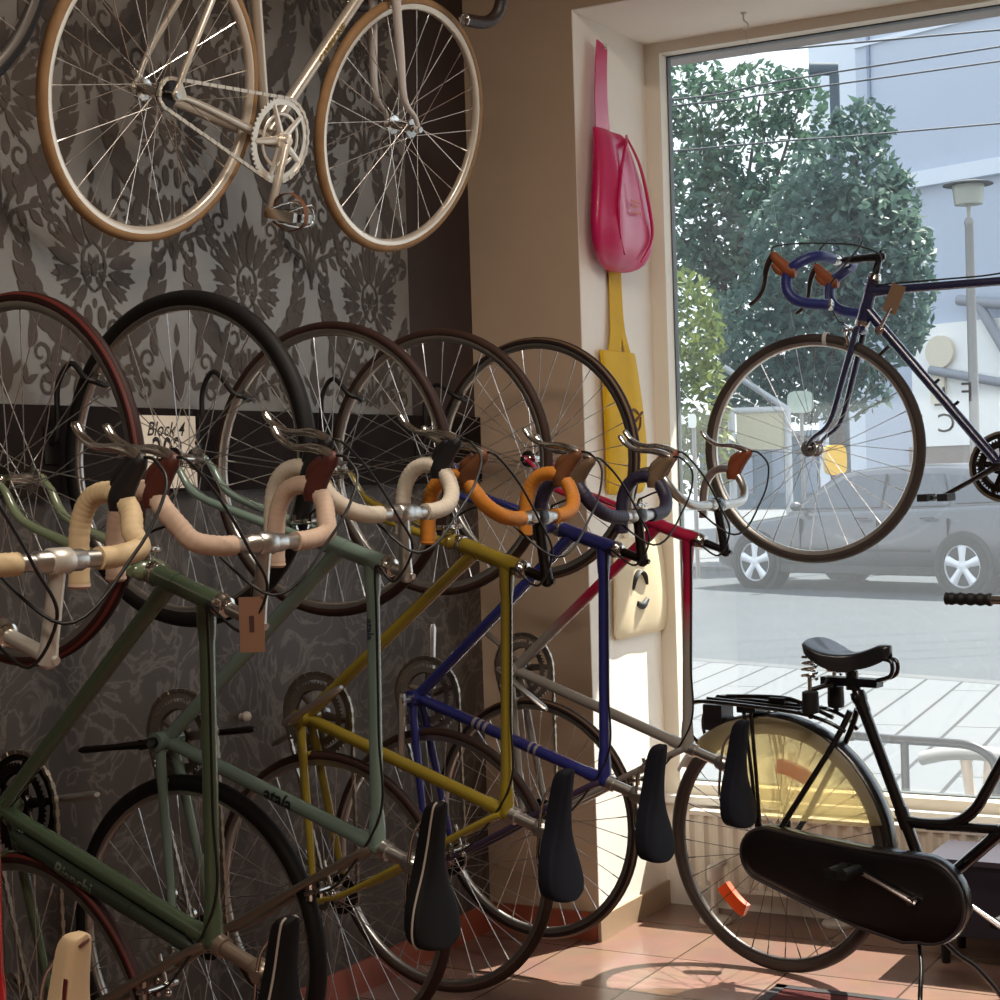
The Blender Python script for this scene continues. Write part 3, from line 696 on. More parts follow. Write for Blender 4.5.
SP = dict(
 O=dict(barw=.165, frame=paint('red_paint', (.60, .05, .07)), clamp=(.906, .640), stemb=(.813, .625), stem=mat('pale_alloy', (.80, .78, .74), .35, .5), tape=tapeC, hood=hoodK, tyre=tyre('brown_tyre', (.22, .14, .11)), saddle=sadC, nose=(.405, .660), tail=(.13, .640), crank=R(60), post=ALU, bar_end=tapeP, tape_from=.07, lab='red road bike, first of the hung row, with cream bar tape and a cream saddle'),
 A=dict(barw=.180, frame=paint('dark_green_paint', (.25, .31, .23)), fork=paint('sage_paint', (.42, .47, .36)), clamp=(.913, .619), stemb=(.822, .612), stem=ALU, tape=tapeP, hood=hoodB, tyre=tyre('dark_red_tyre', (.19, .085, .07)), stripe=mat('red_sidewall', (.38, .13, .10), .55), saddle=sadK, saddle_trim=pipeW, nose=(.318, .655), tail=(.045, .640), stay=mat('dull_silver', (.56, .52, .47), .3, .8), crank=R(80), post=mat('champagne_post', (.55, .49, .43), .35, .7),
   pump=mat('dark_green_pump', (.17, .21, .17), .4), pump_ink=mat('pale_ink', (.40, .44, .38), .5), lab='dark green road bike with blush bar tape, brown hoods and a lettered frame pump'),
 B=dict(R=.347, tw=.036, frame=paint('grey_celeste_paint', (.43, .51, .47)), clamp=(.889, .556), stemb=(.772, .560), stem=ALU, tape=tapeW, hood=hoodK, tyre=tyre('black_tyre', (.075, .065, .065)), saddle=sadK, saddle_trim=pipeW, nose=(.352, .628), tail=(.078, .612), stay=mat('dull_silver', (.56, .52, .47), .3, .8), ring_m=RINGM, crank=R(82), arm_m=DARKMETAL,
   decals=[('atala', 'seat', .040, DT, .38, .76, .0009), ('atala', 'top_r', .022, DB, .12, .36, .0004)], lab='pale grey-green road bike with white bar tape, black hoods and fat black tyres'),
 C=dict(frame=paint('ochre_gold_paint', (.53, .46, .13)), clamp=(.895, .557), stemb=(.785, .585), stem=DARKMETAL, tape=tapeO, hood=hoodT, tyre=tyre('chestnut_tyre', (.20, .115, .095)), saddle=sadN, nose=(.362, .628), tail=(.082, .620), ring_m=RINGM, crank=R(240), lab='golden yellow road bike with orange bar tape in the hung row'),
 D=dict(frame=paint('royal_blue_paint', (.13, .15, .42)), clamp=(.891, .573), stemb=(.786, .585), stem=DARKMETAL, tape=tapeV, hood=hoodG, tyre=tyre('brown_wall_tyre', (.22, .145, .11)), saddle=sadN, nose=(.352, .632), tail=(.075, .622), ring_m=RINGM, stay=mat('plum_paint', (.22, .17, .26), .3), crank=0, bands=[('seat', .32, .335, DW), ('seat', .35, .365, DW), ('seat', .38, .395, DW), ('seat', .62, .632, DW), ('seat', .65, .662, DW)], lab='royal blue road bike with dark violet bar tape and silver bands'),
 E=dict(frame=fade_mat('magenta_silver_fade', (.55, .53, .50), (.66, .07, .24), 0, .86, .98), clamp=(.894, .574), stemb=(.777, .598), stem=BLACKGLOSS, tape=None, hood=hoodR, tyre=tyre('dark_brown_tyre', (.16, .115, .11)), stripe=mat('tan_sidewall', (.40, .30, .22), .6), saddle=sadN, nose=(.338, .652), tail=(.060, .645), ring_m=RINGM, crank=R(300), lab='magenta to silver fade road bike with bare silver handlebar, end of the hung row'))
for k in ('O', 'A', 'B', 'C', 'D', 'E'):
    p = SP[k]; RO = p.get('R', .34); M = hung(k, RO)[0]
    p.update(org=(-RO, 0, 0), wb=HP[k][5], ch=HP[k][6] + .0)
    rt = road_bike('road_bike', M, p); tag(rt, p['lab'], 'bicycle', G); HUNG[k] = rt
so = [c for c in HUNG['O'].children if c.name.startswith('saddle')][0]
mb = MB(Matrix.Translation((.34, 0, 0)))
mb.curve([(.345, .0212, .657), (.325, .0225, .655), (.300, .0235, .653), (.270, .0245, .651)], .0042, 8, 4, flatten=.35, up=(0, 0, 1)); mb.curve([(.395, -.006, .6735), (.392, .004, .6745), (.388, .010, .672)], .0022, 6, 4)
mb.build('saddle_print', mat('maroon_print', (.30, .09, .08), .5), so)
def bike_pt(k, x, y, z):
    M, B, Fd, U, L = hung(k, .34); return B + Fd * x + L * y + U * z

# tags, sign
def card(name, c, size, th, material, rx, rz=0.0):
    Mx = Matrix.Translation(c) @ Matrix.Rotation(rz, 4, 'Z') @ Matrix.Rotation(rx, 4, 'X')
    mb = MB(Mx); w, h = size; mb.prism([(-w / 2, -h / 2), (w / 2, -h / 2), (w / 2, h / 2), (-w / 2, h / 2)], th); return mb, Mx
c = bike_pt('A', .815, .030, .620) + V((-.004, .0, -.030))
mb, Mx = card('tag', c, (.040, .088), .0015, None, R(90), R(26)); tg = mb.build('price_tag', mat('kraft_card', (.50, .36, .27), .8), None, False); tag(tg, 'brown card price tag on the stem of the dark green bike', 'tag')
mb = MB(Mx); mb.prism([(-.004, -.012), (.004, -.012), (.004, .014), (-.004, .014)], .0022); mb.build('tag_print', mat('tag_ink', (.24, .14, .11), .8), tg, False)
mb = MB(); mb.curve([c + V((0, 0, .048)), c + V((.003, -.003, .058)), c + V((.001, -.002, .066))], .0012, 6, 5); mb.build('string', mat('dark_string', (.2, .13, .1), .8), tg)
sg = tag(empty('paper_sign', Matrix.Translation((.0235, -1.48, 1.48))), 'white paper notice with black writing pinned to the dark board', 'sign')
PAPERW = mat('sign_paper', (.97, .94, .88), .7); INK = mat('sign_ink', (.16, .13, .12), .7)
mb = MB(); mb.box((0, -.10, -.085), (.0016, .10, .085)); mb.build('sheet', PAPERW, sg, False)
for s, sz, yy, zz, sh in (('Block 4', .046, -.012, .052, .35), ('202', .100, -.005, -.004, 0)):
    vs, fs = text_mesh(s, sz, sh, .0006); mb = MB(); mb.add([(.0020, yy + v.x * (.75 if sz > .06 else .95), zz + v.y) for v in vs], fs); mb.build('lettering', INK, sg, False)
mb = MB(); mb.lathe([(0, .016), (.008, .015), (.013, .010), (.014, .003), (.009, -.004), (.009, -.0122)], (.0132, -1.212, .822), (1, 0, 0), 18); tag(mb.build('wall_knob', mat('white_knob', (.70, .66, .62), .35)), 'small round white knob on the patterned wall below the board', 'knob')
def place(fwd, up, pos):
    f = V(fwd).normalized(); u = V(up); u = (u - f * u.dot(f)).normalized(); l = u.cross(f); M = Matrix.Identity(4)
    for i in range(3): M[i][0], M[i][1], M[i][2], M[i][3] = f[i], l[i], u[i], pos[i]
    return M
# ------------------------------------------------------------------ track bikes high on the wall
creamT = tyre('cream_tyre', (.62, .48, .33)); silverR = mat('polished_rim', (.88, .84, .78), .32, .5)
silverF = mat('polished_frame', (.76, .72, .66), .30, .45); goldD = mat('gold_decal', (.52, .42, .22), .4, .6)
tilt = math.atan2(.062, .963)
def track(y, z, frame, forkm, ty, lab, cog=1, **k):
    fw_ = V((.075, math.cos(tilt), math.sin(tilt))); rh_ = V((.202, y, z)); RO = .330
    p = dict(R=RO, wb=.905, ch=.455, frame=frame, fork=forkm, clamp=(.885, .435), stemb=(.780, .455), stem=CHROME, tape=mat('dark_brown_tape', (.16, .11, .09), .5), hood=hoodB, tyre=ty, rim=silverR, tw=.026, saddle=sadK, nose=(.37, .64), tail=(.10, .64), crank=R(-102), cogs=1, bbx=.378, ring=.098, ring_m=mat('bright_ring', (.88, .85, .80), .3, .6), arm_m=mat('bright_ring', (.88, .85, .80), .3, .6), chain_m=mat('bright_chain', (.80, .76, .70), .35, .6), rings=1,
             levers=False, hub_m=CHROME, org=(0, 0, -RO), decal_side=(0, -1, 0), bar_end=CHROME); p.update(k)
    return road_bike('track_bike', place(fw_, (.26, 0, .966), rh_ - V((.26 * RO, 0, .966 * RO))), p)
GW = 'track bikes mounted flat on the wall above the row'
wb1 = track(-1.672, 2.261, silverF, mat('white_fork', (.84, .82, .80), .3), creamT, '', steer=R(-3), decals=[('CAMPIONE', 'down', .024, goldD, .30, .75, .001)], pedals={-1: 'cage'}, spoke_m=mat('bright_spoke', (.95, .93, .9), .25, 1.0))
tag(wb1, 'polished silver track bike with cream tyres mounted high on the wall', 'bicycle', GW)
wb2 = track(-3.30, 2.36, mat('dark_frame', (.14, .11, .10), .3), None, tyre('black_tubular', (.09, .075, .07)), '', rim=mat('grey_rim', (.42, .40, .38), .4, .6), fork=mat('dark_frame', (.14, .11, .10), .3)); tag(wb2, 'dark track bike with black tyres, only its front wheel edge showing above the row', 'bicycle', GW)
# toe strap cage on the pedal of the silver bike
for o in [o for o in bpy.data.objects if o.name.startswith('pedal') and o.parent and o.parent.parent == wb1]:
    ca = o.parent; e = V((math.cos(R(-102)), 0, math.sin(R(-102)))); pp = V((.378, 0, -.07)) + V((0, -.075, 0)) + e * .17 - V((0, 0, -.330))
    mb = MB()
    mb.curve([pp + V((-.03, -.03, .012)), pp + V((.04, -.03, .03)), pp + V((.085, -.05, .02)), pp + V((.09, -.055, -.015)), pp + V((.04, -.055, -.025)), pp + V((-.03, -.055, -.018))], .003, 8, 5)
    mb.curve([pp + V((-.03, -.08, .012)), pp + V((.04, -.08, .03)), pp + V((.085, -.06, .02))], .003, 8, 5)
    mb.build('toe_clip', CHROME, ca)
    mb = MB(); mb.curve([pp + V((0, -.012, -.005)), pp + V((-.004, -.02, .035)), pp + V((-.004, -.06, .052)), pp + V((0, -.10, .03)), pp + V((0, -.108, -.012)), pp + V((0, -.06, -.035)), pp + V((0, -.012, -.02))], .008, 8, 6, flatten=.2, up=(1, 0, 0))
    mb.build('toe_strap', mat('tan_leather_strap', (.44, .28, .17), .55), ca)

# ------------------------------------------------------------------ blue bike hanging in the window
navy = paint('navy_paint', (.105, .125, .27)); blueT = mat('blue_bar_tape', (.13, .17, .42), .4)
hb = V((.978, .300, 1.452)); wbx = .965
blue = road_bike('road_bike', place((-1, 0, 0), (0, 0, 1), hb + V((wbx, 0, -.34))), dict(R=.34, wb=wbx, ch=.450, frame=navy, clamp=(.866, .546), stemb=(.752, .550), stem=BLACKGLOSS, tape=blueT, hood=mat('amber_hood', (.52, .27, .12), .5), lever=mat('smoked_lever', (.30, .27, .26), .3, 1.0), bar=CHROME, tyre=tyre('grey_brown_tyre', (.235, .20, .185)), tw=.030, saddle=sadK, nose=(.36, .66), tail=(.09, .655),
             crank=R(152), ring_m=DARKMETAL, arm_m=DARKMETAL, pedals={1: 'block'}, org=(0, 0, -.34), bar_end=CHROME, bar_tilt=R(6), bar_lift=.010, barw=.19))
tag(blue, 'navy blue road bike hanging in the shop window on clear cords', 'bicycle')
BM = Matrix.Translation((0, 0, .34))
mb = MB(BM)
for t, l in ((.78, .05), (.50, .018), (.36, .018)):
    q = V((.414, 0, -.07)).lerp(V((.80, 0, .40)), t); n_ = V((.77, 0, -.63)) if l > .04 else V((-.77, 0, .63)); mb.tube([q - n_ * -.012, q + n_ * (.015 + l)] if l > .04 else [q, q + n_ * .032], [.006, .0045], 8)
mb.build('pump_peg', BLACKGLOSS, blue)
mb = MB(BM); q = V((.414, 0, -.07)).lerp(V((.80, 0, .40)), .86); mb.lathe([(.012, 0), (.013, .012), (.006, .016)], q + V((0, .014, 0)), (0, 1, 0), 14); mb.tube([q + V((0, .026, 0)), q + V((-.03, .030, .05)), q + V((-.038, .031, .062))], [.006, .004, .005], 8); mb.build('shift_lever', CHROME, blue)
mb = MB(BM); p_ = V((wbx + .0, 0, 0)) + V((math.cos(R(99)), 0, math.sin(R(99)))) * .326
mb.lathe([(.0185, -.006), (.0205, -.006), (.0205, .006), (.0185, .006)], p_, (1, 0, .1), 20, True); clip = mb.build('hanging_clip', mat('clear_plastic', (.75, .76, .76), .25), blue)
mb, Mx = card('tag', V((.978 + .245, .285, 1.452 + .410)), (.050, .085), .0015, None, R(90), R(-14)); mb2 = MB(Matrix.Translation((.978 + .245, .285, 1.440 + .395)) @ Matrix.Rotation(R(-6), 4, 'Z') @ Matrix.Rotation(R(24), 4, 'Y')); mb2.prism([(-.022, 0), (.022, 0), (.022, .002), (-.022, .002)], .085)
tg = mb2.build('price_tag', mat('brown_card', (.47, .37, .28), .8), None, False); tag(tg, 'brown card price tag on the top tube of the navy blue bike', 'tag')
mb = MB(); a = V((.978 + .268, .285, 1.440 + .475)); mb.curve([a, a + V((.002, .0, .008)), a + V((.0, .0005, .012))], .0012, 6, 4); mb.build('string', mat('dark_string', (.2, .13, .1), .8), tg)
hk = tag(empty('ceiling_hook', Matrix.Translation((.79, .33, 2.775))), 'small white hook and clear cord on the window head above the navy bike', 'hook')
mb = MB(); mb.lathe([(.009, 0), (.009, -.004), (.003, -.007)], (0, 0, 0), (0, 0, 1), 14); mb.curve([(0, 0, -.004), (0, 0, -.022), (.010, 0, -.032), (.014, 0, -.045), (.004, 0, -.056), (-.007, 0, -.048)], .0028, 8, 5); mb.build('hook', mat('hook_white', (.85, .82, .78), .35), hk)
mb = MB(); mb.tube([V((.004, 0, -.052)), V((.932 - .79, .300 - .33, 1.452 + .347 - 2.775))], .0006, 6); mb.build('cord', mat('clear_cord', (.62, .64, .62), .3), hk)

# ------------------------------------------------------------------ Dutch town bike on the floor
th = R(12); DM = place((math.cos(th), -math.sin(th), 0), (0, 0, 1), (.979, -.0985, 0))
db = tag(empty('town_bike', DM), 'black town bike with chain case, rear rack and yellow skirt guard standing on the floor', 'bicycle')
RW = .350; hub_z = .352; bbp = V((.468, 0, .285)); Y = V((0, 1, 0)); rhub = V((0, 0, hub_z))
seat_top = V((.272, 0, .780)); head_t = V((.965, 0, .935)); head_b = V((1.015, 0, .755)); fhub = V((1.135, 0, hub_z))
mb = MB()
mb.cyl(bbp, seat_top, .0160, 14); mb.cyl(head_b, head_t, .0185, 16); mb.cyl(bbp, head_b.lerp(head_t, .12), .0165, 14)
sj = bbp.lerp(seat_top, .36)
mb.curve([sj + V((.0, 0, .0)), V((.46, 0, .462)), V((.535, 0, .472)), V((.592, 0, .510)), V((.632, 0, .570)), V((.690, 0, .665)), V((.80, 0, .80)), head_b.lerp(head_t, .85)], .0150, 12, 8)
mb.cyl(V((.46, 0, .458)), V((.668, 0, .470)), .0125, 12)
for s in (-1, 1):
    mb.curve([bbp + Y * .02 * s, V((.2, .045 * s, .32)), V((.02, .062 * s, hub_z))], [.012, .010, .009], 10, 5)
    mb.curve([V((.255, .018 * s, .745)), V((.20, .035 * s, .64)), V((.012, .064 * s, hub_z + .005))], [.0095, .0085, .0085], 10, 5)
    mb.prism([(.03, -.012), (.028, .012), (-.02, .014), (-.034, 0), (-.02, -.012)], .006, Matrix.Translation(rhub + V((0, .066 * s, 0))) @ Matrix.Rotation(R(90), 4, 'X'))
mb.cyl(bbp - Y * .035, bbp + Y * .035, .022, 18); mb.tube([seat_top.lerp(bbp, .08), seat_top], .0185, 14); mb.tube([sj.lerp(bbp, .1), sj.lerp(seat_top, .1)], .019, 14)
mb.build('frame', BLACKGLOSS, db)
mb = MB()
for s in (-1, 1): mb.curve([head_b + V((.004, .03 * s, -.03)), head_b + V((.03, .05 * s, -.12)), fhub + V((-.06, .055 * s, .16)), fhub + V((-.02, .056 * s, .05)), fhub + Y * .057 * s], [.013, .012, .010, .008, .008], 10, 5)
mb.sphere(head_b + V((.004, 0, -.025)), .024, 12, 8, (1, 1.7, .7)); mb.build('fork', BLACKGLOSS, db)
mb = MB(); dh = (head_t - head_b).normalized(); qh = head_t + dh * .10; mb.tube([head_t - dh * .02, qh], .0125, 12); mb.cyl(qh - Y * .02, qh + Y * .02, .018, 14); mb.lathe([(.018, -.005), (.023, 0), (.023, .012), (.016, .018)], head_t, dh, 16); mb.build('stem', CHROME, db)
mb = MB(); H = [(.0, 0), (.05, .02), (.08, .10), (.06, .20), (.03, .262), (-.09, .28), (-.26, .275)]
pts = [qh + V((x, -y, .03 * min(1, y / .1) + (.012 if y > .25 else 0))) for x, y in reversed(H)] + [qh + V((x, y, .03 * min(1, y / .1) + (.012 if y > .25 else 0))) for x, y in H[1:]]
mb.curve(pts, .0112, 12, 6); hbk = mb.build('handlebar', CHROME, db)
for s in (-1, 1):
    e0 = V((pts[0].x, s * abs(pts[0].y), pts[0].z)); e1 = V((pts[1].x, s * abs(pts[1].y), pts[1].z)); d = (e1 - e0).normalized(); q = []; rr = []
    for i in range(25):
        t = i / 24; q.append(e0 - d * .005 + d * (.125 * t)); rr.append(.0142 - .0016 * math.cos(t * 2 * PI * 5) - (.003 if t > .95 else 0) + (.003 if t < .04 else 0))
    mb = MB(); mb.tube(q, rr, 14); mb.build('grip', BLACK, hbk)
tyD = tyre('grey_tyre', (.26, .215, .195)); rimD = mat('dark_rim', (.36, .33, .32), .4, .8)
rw = wheel(db, rhub, RW, .036, tyD, rimD, Matrix.Identity(4), n=36, spoke_m=mat('dull_spoke', (.34, .33, .33), .4, .9), hub_m=DARKMETAL, rim_h=.014, nuts=.085); wheel(db, fhub, RW, .036, tyD, rimD, Matrix.Identity(4), n=36, spoke_m=MATS['dull_spoke'], hub_m=DARKMETAL, rim_h=.014, nuts=.075)
ORANGE = mat('orange_reflector', (.93, .33, .08), .3, 0, .5, .5)
for a0 in (74, 229):
    mb = MB()
    for h0 in (-.012,):
        vs = []; 
        for i in range(9):
            g = R(a0 - 12.5 + 25 * i / 8)
            for r_, y_ in ((.205, -.010), (.242, -.010), (.242, .010), (.205, .010)): vs.append(rhub + V((r_ * math.cos(g), y_, r_ * math.sin(g))))
        mb.loft([vs[i * 4:i * 4 + 4] for i in range(9)])
    mb.build('spoke_reflector', ORANGE, rw)
def arc_strip(mb, c, r, a0, a1, prof, n=36):
    rings = []
    for i in range(n + 1):
        g = R(a0 + (a1 - a0) * i / n); rings.append([c + V(((r + h) * math.cos(g), y_, (r + h) * math.sin(g))) for y_, h in prof])
    mb.loft(rings)
pf = [(-.028, -.012), (-.027, -.002), (-.018, .005), (0, .008), (.018, .005), (.027, -.002), (.028, -.012), (.024, -.004), (.014, .002), (0, .005), (-.014, .002), (-.024, -.004)]
mb = MB(); arc_strip(mb, rhub, .364, -4, 129, pf); mg = mb.build('mudguard', mat('black_mudguard', (.085, .075, .075), .28, 0, .5, .4), db)
mb = MB(); arc_strip(mb, rhub, .3645, 129.2, 149, pf, 8); mb.build('white_tail', mat('white_enamel', (.86, .84, .80), .3), mg)
mb = MB(); arc_strip(mb, fhub, .364, 30, 200, pf); mb.build('mudguard', MATS['black_mudguard'], db)
# translucent skirt guard on both sides of the rear wheel
YG = bpy.data.materials.new('yellow_clear_vinyl'); YG.use_nodes = True; nt = YG.node_tree; b = nt.nodes['Principled BSDF']
b.inputs['Base Color'].default_value = lin((.96, .92, .79)) + (1,); b.inputs['Roughness'].default_value = .35
trn = nt.nodes.new('ShaderNodeBsdfTransparent'); trn.inputs['Color'].default_value = lin((.99, .97, .90)) + (1,); tl = nt.nodes.new('ShaderNodeBsdfTranslucent'); tl.inputs['Color'].default_value = lin((.97, .93, .80)) + (1,)
mxa = nt.nodes.new('ShaderNodeMixShader'); mxa.inputs[0].default_value = .5; mxb = nt.nodes.new('ShaderNodeMixShader'); mxb.inputs[0].default_value = .72
nt.links.new(b.outputs[0], mxa.inputs[1]); nt.links.new(tl.outputs[0], mxa.inputs[2]); nt.links.new(mxa.outputs[0], mxb.inputs[1]); nt.links.new(trn.outputs[0], mxb.inputs[2]); nt.links.new(mxb.outputs[0], nt.nodes['Material Output'].inputs[0])
for s in (-1, 1):
    mb = MB(); outl = []
    zc = .085
    for i in range(31):
        g = R(16 + (132 - 16) * i / 30); outl.append((.362 * math.cos(g), .362 * math.sin(g)))
    outl += [(-.13, .19), (-.07, .105), (.0, zc), (.15, zc + .002), (.30, zc + .006)]
    cx, cz = .02, .22; n = len(outl); vs = []
    for lvl in (1, .66, .33):
        for x, z in outl:
            xx, zz = cx + (x - cx) * lvl, cz + (z - cz) * lvl; vs.append(rhub + V((xx, s * (.036 + .010 * (1 - lvl) + .004 * math.sin(14 * xx + 9 * zz)), zz)))
    vs.append(rhub + V((cx, s * .048, cz))); fs = []
    for l in range(2):
        for i in range(n): j = (i + 1) % n; fs.append((l * n + i, l * n + j, (l + 1) * n + j, (l + 1) * n + i))
    for i in range(n): fs.append((2 * n + i, 2 * n + (i + 1) % n, 3 * n))
    mb.add(vs, fs); o = mb.build('skirt_guard', YG, db); sm = o.modifiers.new('thickness', 'SOLIDIFY'); sm.thickness = .001
# chain case
mb = MB(); out = []
for i in range(13): g = R(88 + 150 * i / 12); out.append((.022 + .088 * math.cos(g), .342 + .082 * math.sin(g)))
out += [(.14, .222), (.30, .182), (.43, .160)]
for i in range(17): g = R(-100 + 190 * i / 16); out.append((.490 + .118 * math.cos(g), .282 + .116 * math.sin(g)))
out += [(.32, .400), (.14, .412)]
def inset(P, k):
    cx = sum(p[0] for p in P) / len(P); n = len(P); r = []
    for i, p in enumerate(P):
        a = V((P[i - 1][0], P[i - 1][1], 0)); c_ = V((P[(i + 1) % n][0], P[(i + 1) % n][1], 0)); t = (c_ - a).normalized(); nn = V((-t.y, t.x, 0)); r.append((p[0] + nn.x * k, p[1] + nn.y * k))
    return r
rings = []
for k, yy in ((.014, -.040), (.004, -.042), (0, -.050), (0, -.074), (.004, -.084), (.014, -.090), (.030, -.092)): rings.append([V((x, yy, z)) for x, z in inset(out, k)])
mb.loft(rings); cc = mb.build('chain_case', mat('black_chain_case', (.06, .05, .055), .30, 0, .5, .3), db)
mb = MB(); q = [V((x, -.088, z)) for x, z in inset(out, .006)]; mb.tube(q + [q[0]], .0042, 8); mb.build('chain_case_bead', mat('worn_edge', (.20, .18, .19), .35), cc)
def rp(a, b_): return (a[0] * (1 - b_) , a[1])
for s, e in ((-1, V((.268, 0, .363)) - bbp), (1, V((.620, 0, .205)) - bbp)):
    e = e.normalized(); yy = -.108 if s < 0 else .07; mb = MB()
    y_ = V((0, yy, 0)); mb.tube([bbp + y_ - e * .016, bbp + y_, bbp + y_ + e * .09, bbp + y_ + e * .175, bbp + y_ + e * .188], [.012, .016, .010, .012, .008], 10, flatten=.6, up=Y); mb.cyl(bbp, bbp + V((0, yy * 1.12, 0)), .011, 12)
    ca = mb.build('crank_arm', mat('dull_crank', (.50, .47, .46), .3, 1.0), db); pp = bbp + y_ + e * .175; mb = MB(); yd = V((0, s, 0))
    mb.cyl(pp, pp + yd * .10, .006, 10)
    for a in (-1, 1): mb.tube([pp + yd * .015 + V((a * .020, 0, 0)), pp + yd * .095 + V((a * .020, 0, 0))], .0155, 12, flatten=.8)
    for dd in (.012, .098): mb.box((-.034, -.002, -.012), (.034, .002, .012), Matrix.Translation(pp + yd * dd))
    mb.build('pedal', BLACK, ca)
# rear rack
mb = MB()
for s in (-1, 1):
    mb.curve([V((.245, .03 * s, .690)), V((.20, .048 * s, .716)), V((.12, .058 * s, .735)), V((-.05, .062 * s, .745)), V((-.19, .062 * s, .748)), V((-.235, .058 * s, .735)), V((-.262, .045 * s, .690)), V((-.250, .03 * s, .640)), V((-.205, .012 * s, .600))], .0055, 8, 6)
    for dx in (-.012, .012): mb.tube([V((-.045 + dx, .060 * s, .742)), V((-.020 + dx * .6, .072 * s, .56)), V((-.006 + dx * .4, .074 * s, hub_z + .01))], .0055, 8)
    mb.cyl(V((-.20, .025 * s, .752)), V((.16, .025 * s, .740)), .005, 8)
for x in (-.235, -.045, .12): mb.cyl(V((x, -.06, .738)), V((x, .06, .738)), .005, 8)
mb.box((-.075, -.066, .725), (-.015, .066, .742)); rkk = mb.build('luggage_rack', BLACKGLOSS, db)
mb = MB(); mb.curve([V((-.15, 0, .758)), V((.02, 0, .765)), V((.10, 0, .752)), V((.19, 0, .720))], .006, 8, 5); mb.box((.0, -.02, .752), (.05, .02, .766)); mb.build('spring_clamp', DARKMETAL, rkk)
mb = MB(); mb.box((-.212, -.03, .662), (-.150, .03, .735)); mb.box((-.170, -.018, .65), (-.14, .018, .70)); tl_ = mb.build('tail_lamp', mat('dark_lamp_case', (.15, .13, .14), .35), db)
mb = MB(); mb.box((-.216, -.026, .670), (-.2115, .026, .730)); mb.build('tail_lens', mat('red_lens', (.45, .05, .05), .2), tl_)
# saddle with springs
SB = mat('black_sprung_leather', (.10, .10, .115), .30, 0, .5, .2, bump=.1, bscale=300)
sp_ = V((.250, 0, .835)); sdir = (seat_top - bbp).normalized()
mb = MB(); mb.tube([seat_top - sdir * .03, seat_top + sdir * .075], .0130, 14); mb.lathe([(.02, -.012), (.022, 0), (.020, .016)], seat_top, sdir, 14); mb.cyl(seat_top + sdir * .0 - Y * .03, seat_top + Y * .03, .006, 8); mb.build('seat_post', BLACKGLOSS, db)
rings = []
for s, w, h in smooth([(0, .055, .030), (.03, .074, .036), (.12, .082, .040), (.26, .075, .044), (.42, .052, .046), (.60, .030, .042), (.80, .022, .040), (.95, .018, .034), (1, .008, .02)], 3):
    x = .138 + .232 * s; z = .925 - .030 * math.sin(PI * min(1, s * 1.15)) - .012 * s; ring = []
    for k in range(16): g = PI * k / 15; ring.append(V((x, w * math.copysign(abs(math.cos(g)) ** .8, math.cos(g)), z + .010 * math.sin(g))))
    for k in range(6): u_ = -1 + 2 * k / 5; ring.append(V((x, w * .92 * u_, z - (h * .9 * (.35 + .65 * abs(u_))) * (.6 + .4 * min(1, abs(s - .0) * 2.2)))))
    rings.append(ring)
mb = MB(); mb.loft(rings); sd = mb.build('saddle', SB, db)
mb = MB(); mb.box((.165, -.018, .810), (.335, .018, .832)); mb.cyl(V((.252, 0, .80)), V((.252, 0, .85)), .017, 12)
for s in (-1, 1): mb.curve([V((.335, .012 * s, .83)), V((.375, .014 * s, .845)), V((.378, .014 * s, .880)), V((.345, .012 * s, .888))], .006, 8, 5); mb.tube([V((.20, .015 * s, .815)), V((.160, .062 * s, .80))], .007, 8)
mb.build('saddle_rail', BLACKGLOSS, sd)
for s in (-1, 1):
    mb = MB(); N = 60; mb.tube([V((.160 + .020 * math.cos(2 * PI * 3.5 * i / N), .064 * s + .020 * math.sin(2 * PI * 3.5 * i / N), .830 + .058 * i / N)) for i in range(N + 1)], .0042, 6); mb.cyl(V((.160, .064 * s, .75)), V((.160, .064 * s, .835)), .006, 8); mb.build('saddle_spring', CHROME, sd)
    mb = MB(); mb.lathe([(.012, .048), (.022, .044), (.0235, .0), (.022, -.012), (.008, -.016), (.006, -.028)], V((.162, .066 * s, .752)), (0, 0, 1), 18); mb.build('spring_cup', BLACK, sd)
# kickstand
mb = MB()
for P in ([(.445, -.035, .20), (.455, -.05, .165), (.478, -.085, .11), (.492, -.12, .06), (.50, -.135, .030), (.520, -.150, .006)], [(.452, .03, .20), (.465, .04, .165), (.505, .062, .115), (.540, .085, .085), (.575, .10, .045), (.600, .112, .007)]): mb.curve(P, .0065, 8, 4)
mb.cyl(V((.448, -.04, .195)), V((.448, .035, .195)), .010, 10); mb.build('kickstand', BLACKGLOSS, db)
# dark storage box behind it
bx = tag(empty('storage_box', Matrix.Translation((1.53, .25, 0))), 'dark navy lidded box standing behind the front of the black town bike', 'box')
NB = mat('navy_box', (.10, .095, .16), .45); mb = MB(); mb.box((-.19, -.11, .085), (.30, .12, .285)); mb.build('body', NB, bx, False)
mb = MB(); mb.box((-.20, -.12, .285), (.31, .13, .300)); mb.build('lid', mat('grey_lid', (.24, .22, .26), .35), bx, False)
for x in (-.16, .27):
    for y_ in (-.08, .09): mb = MB(); mb.lathe([(.012, 0), (.016, .085)], (x, y_, 0), (0, 0, 1), 12); mb.build('foot', BLACK, bx)

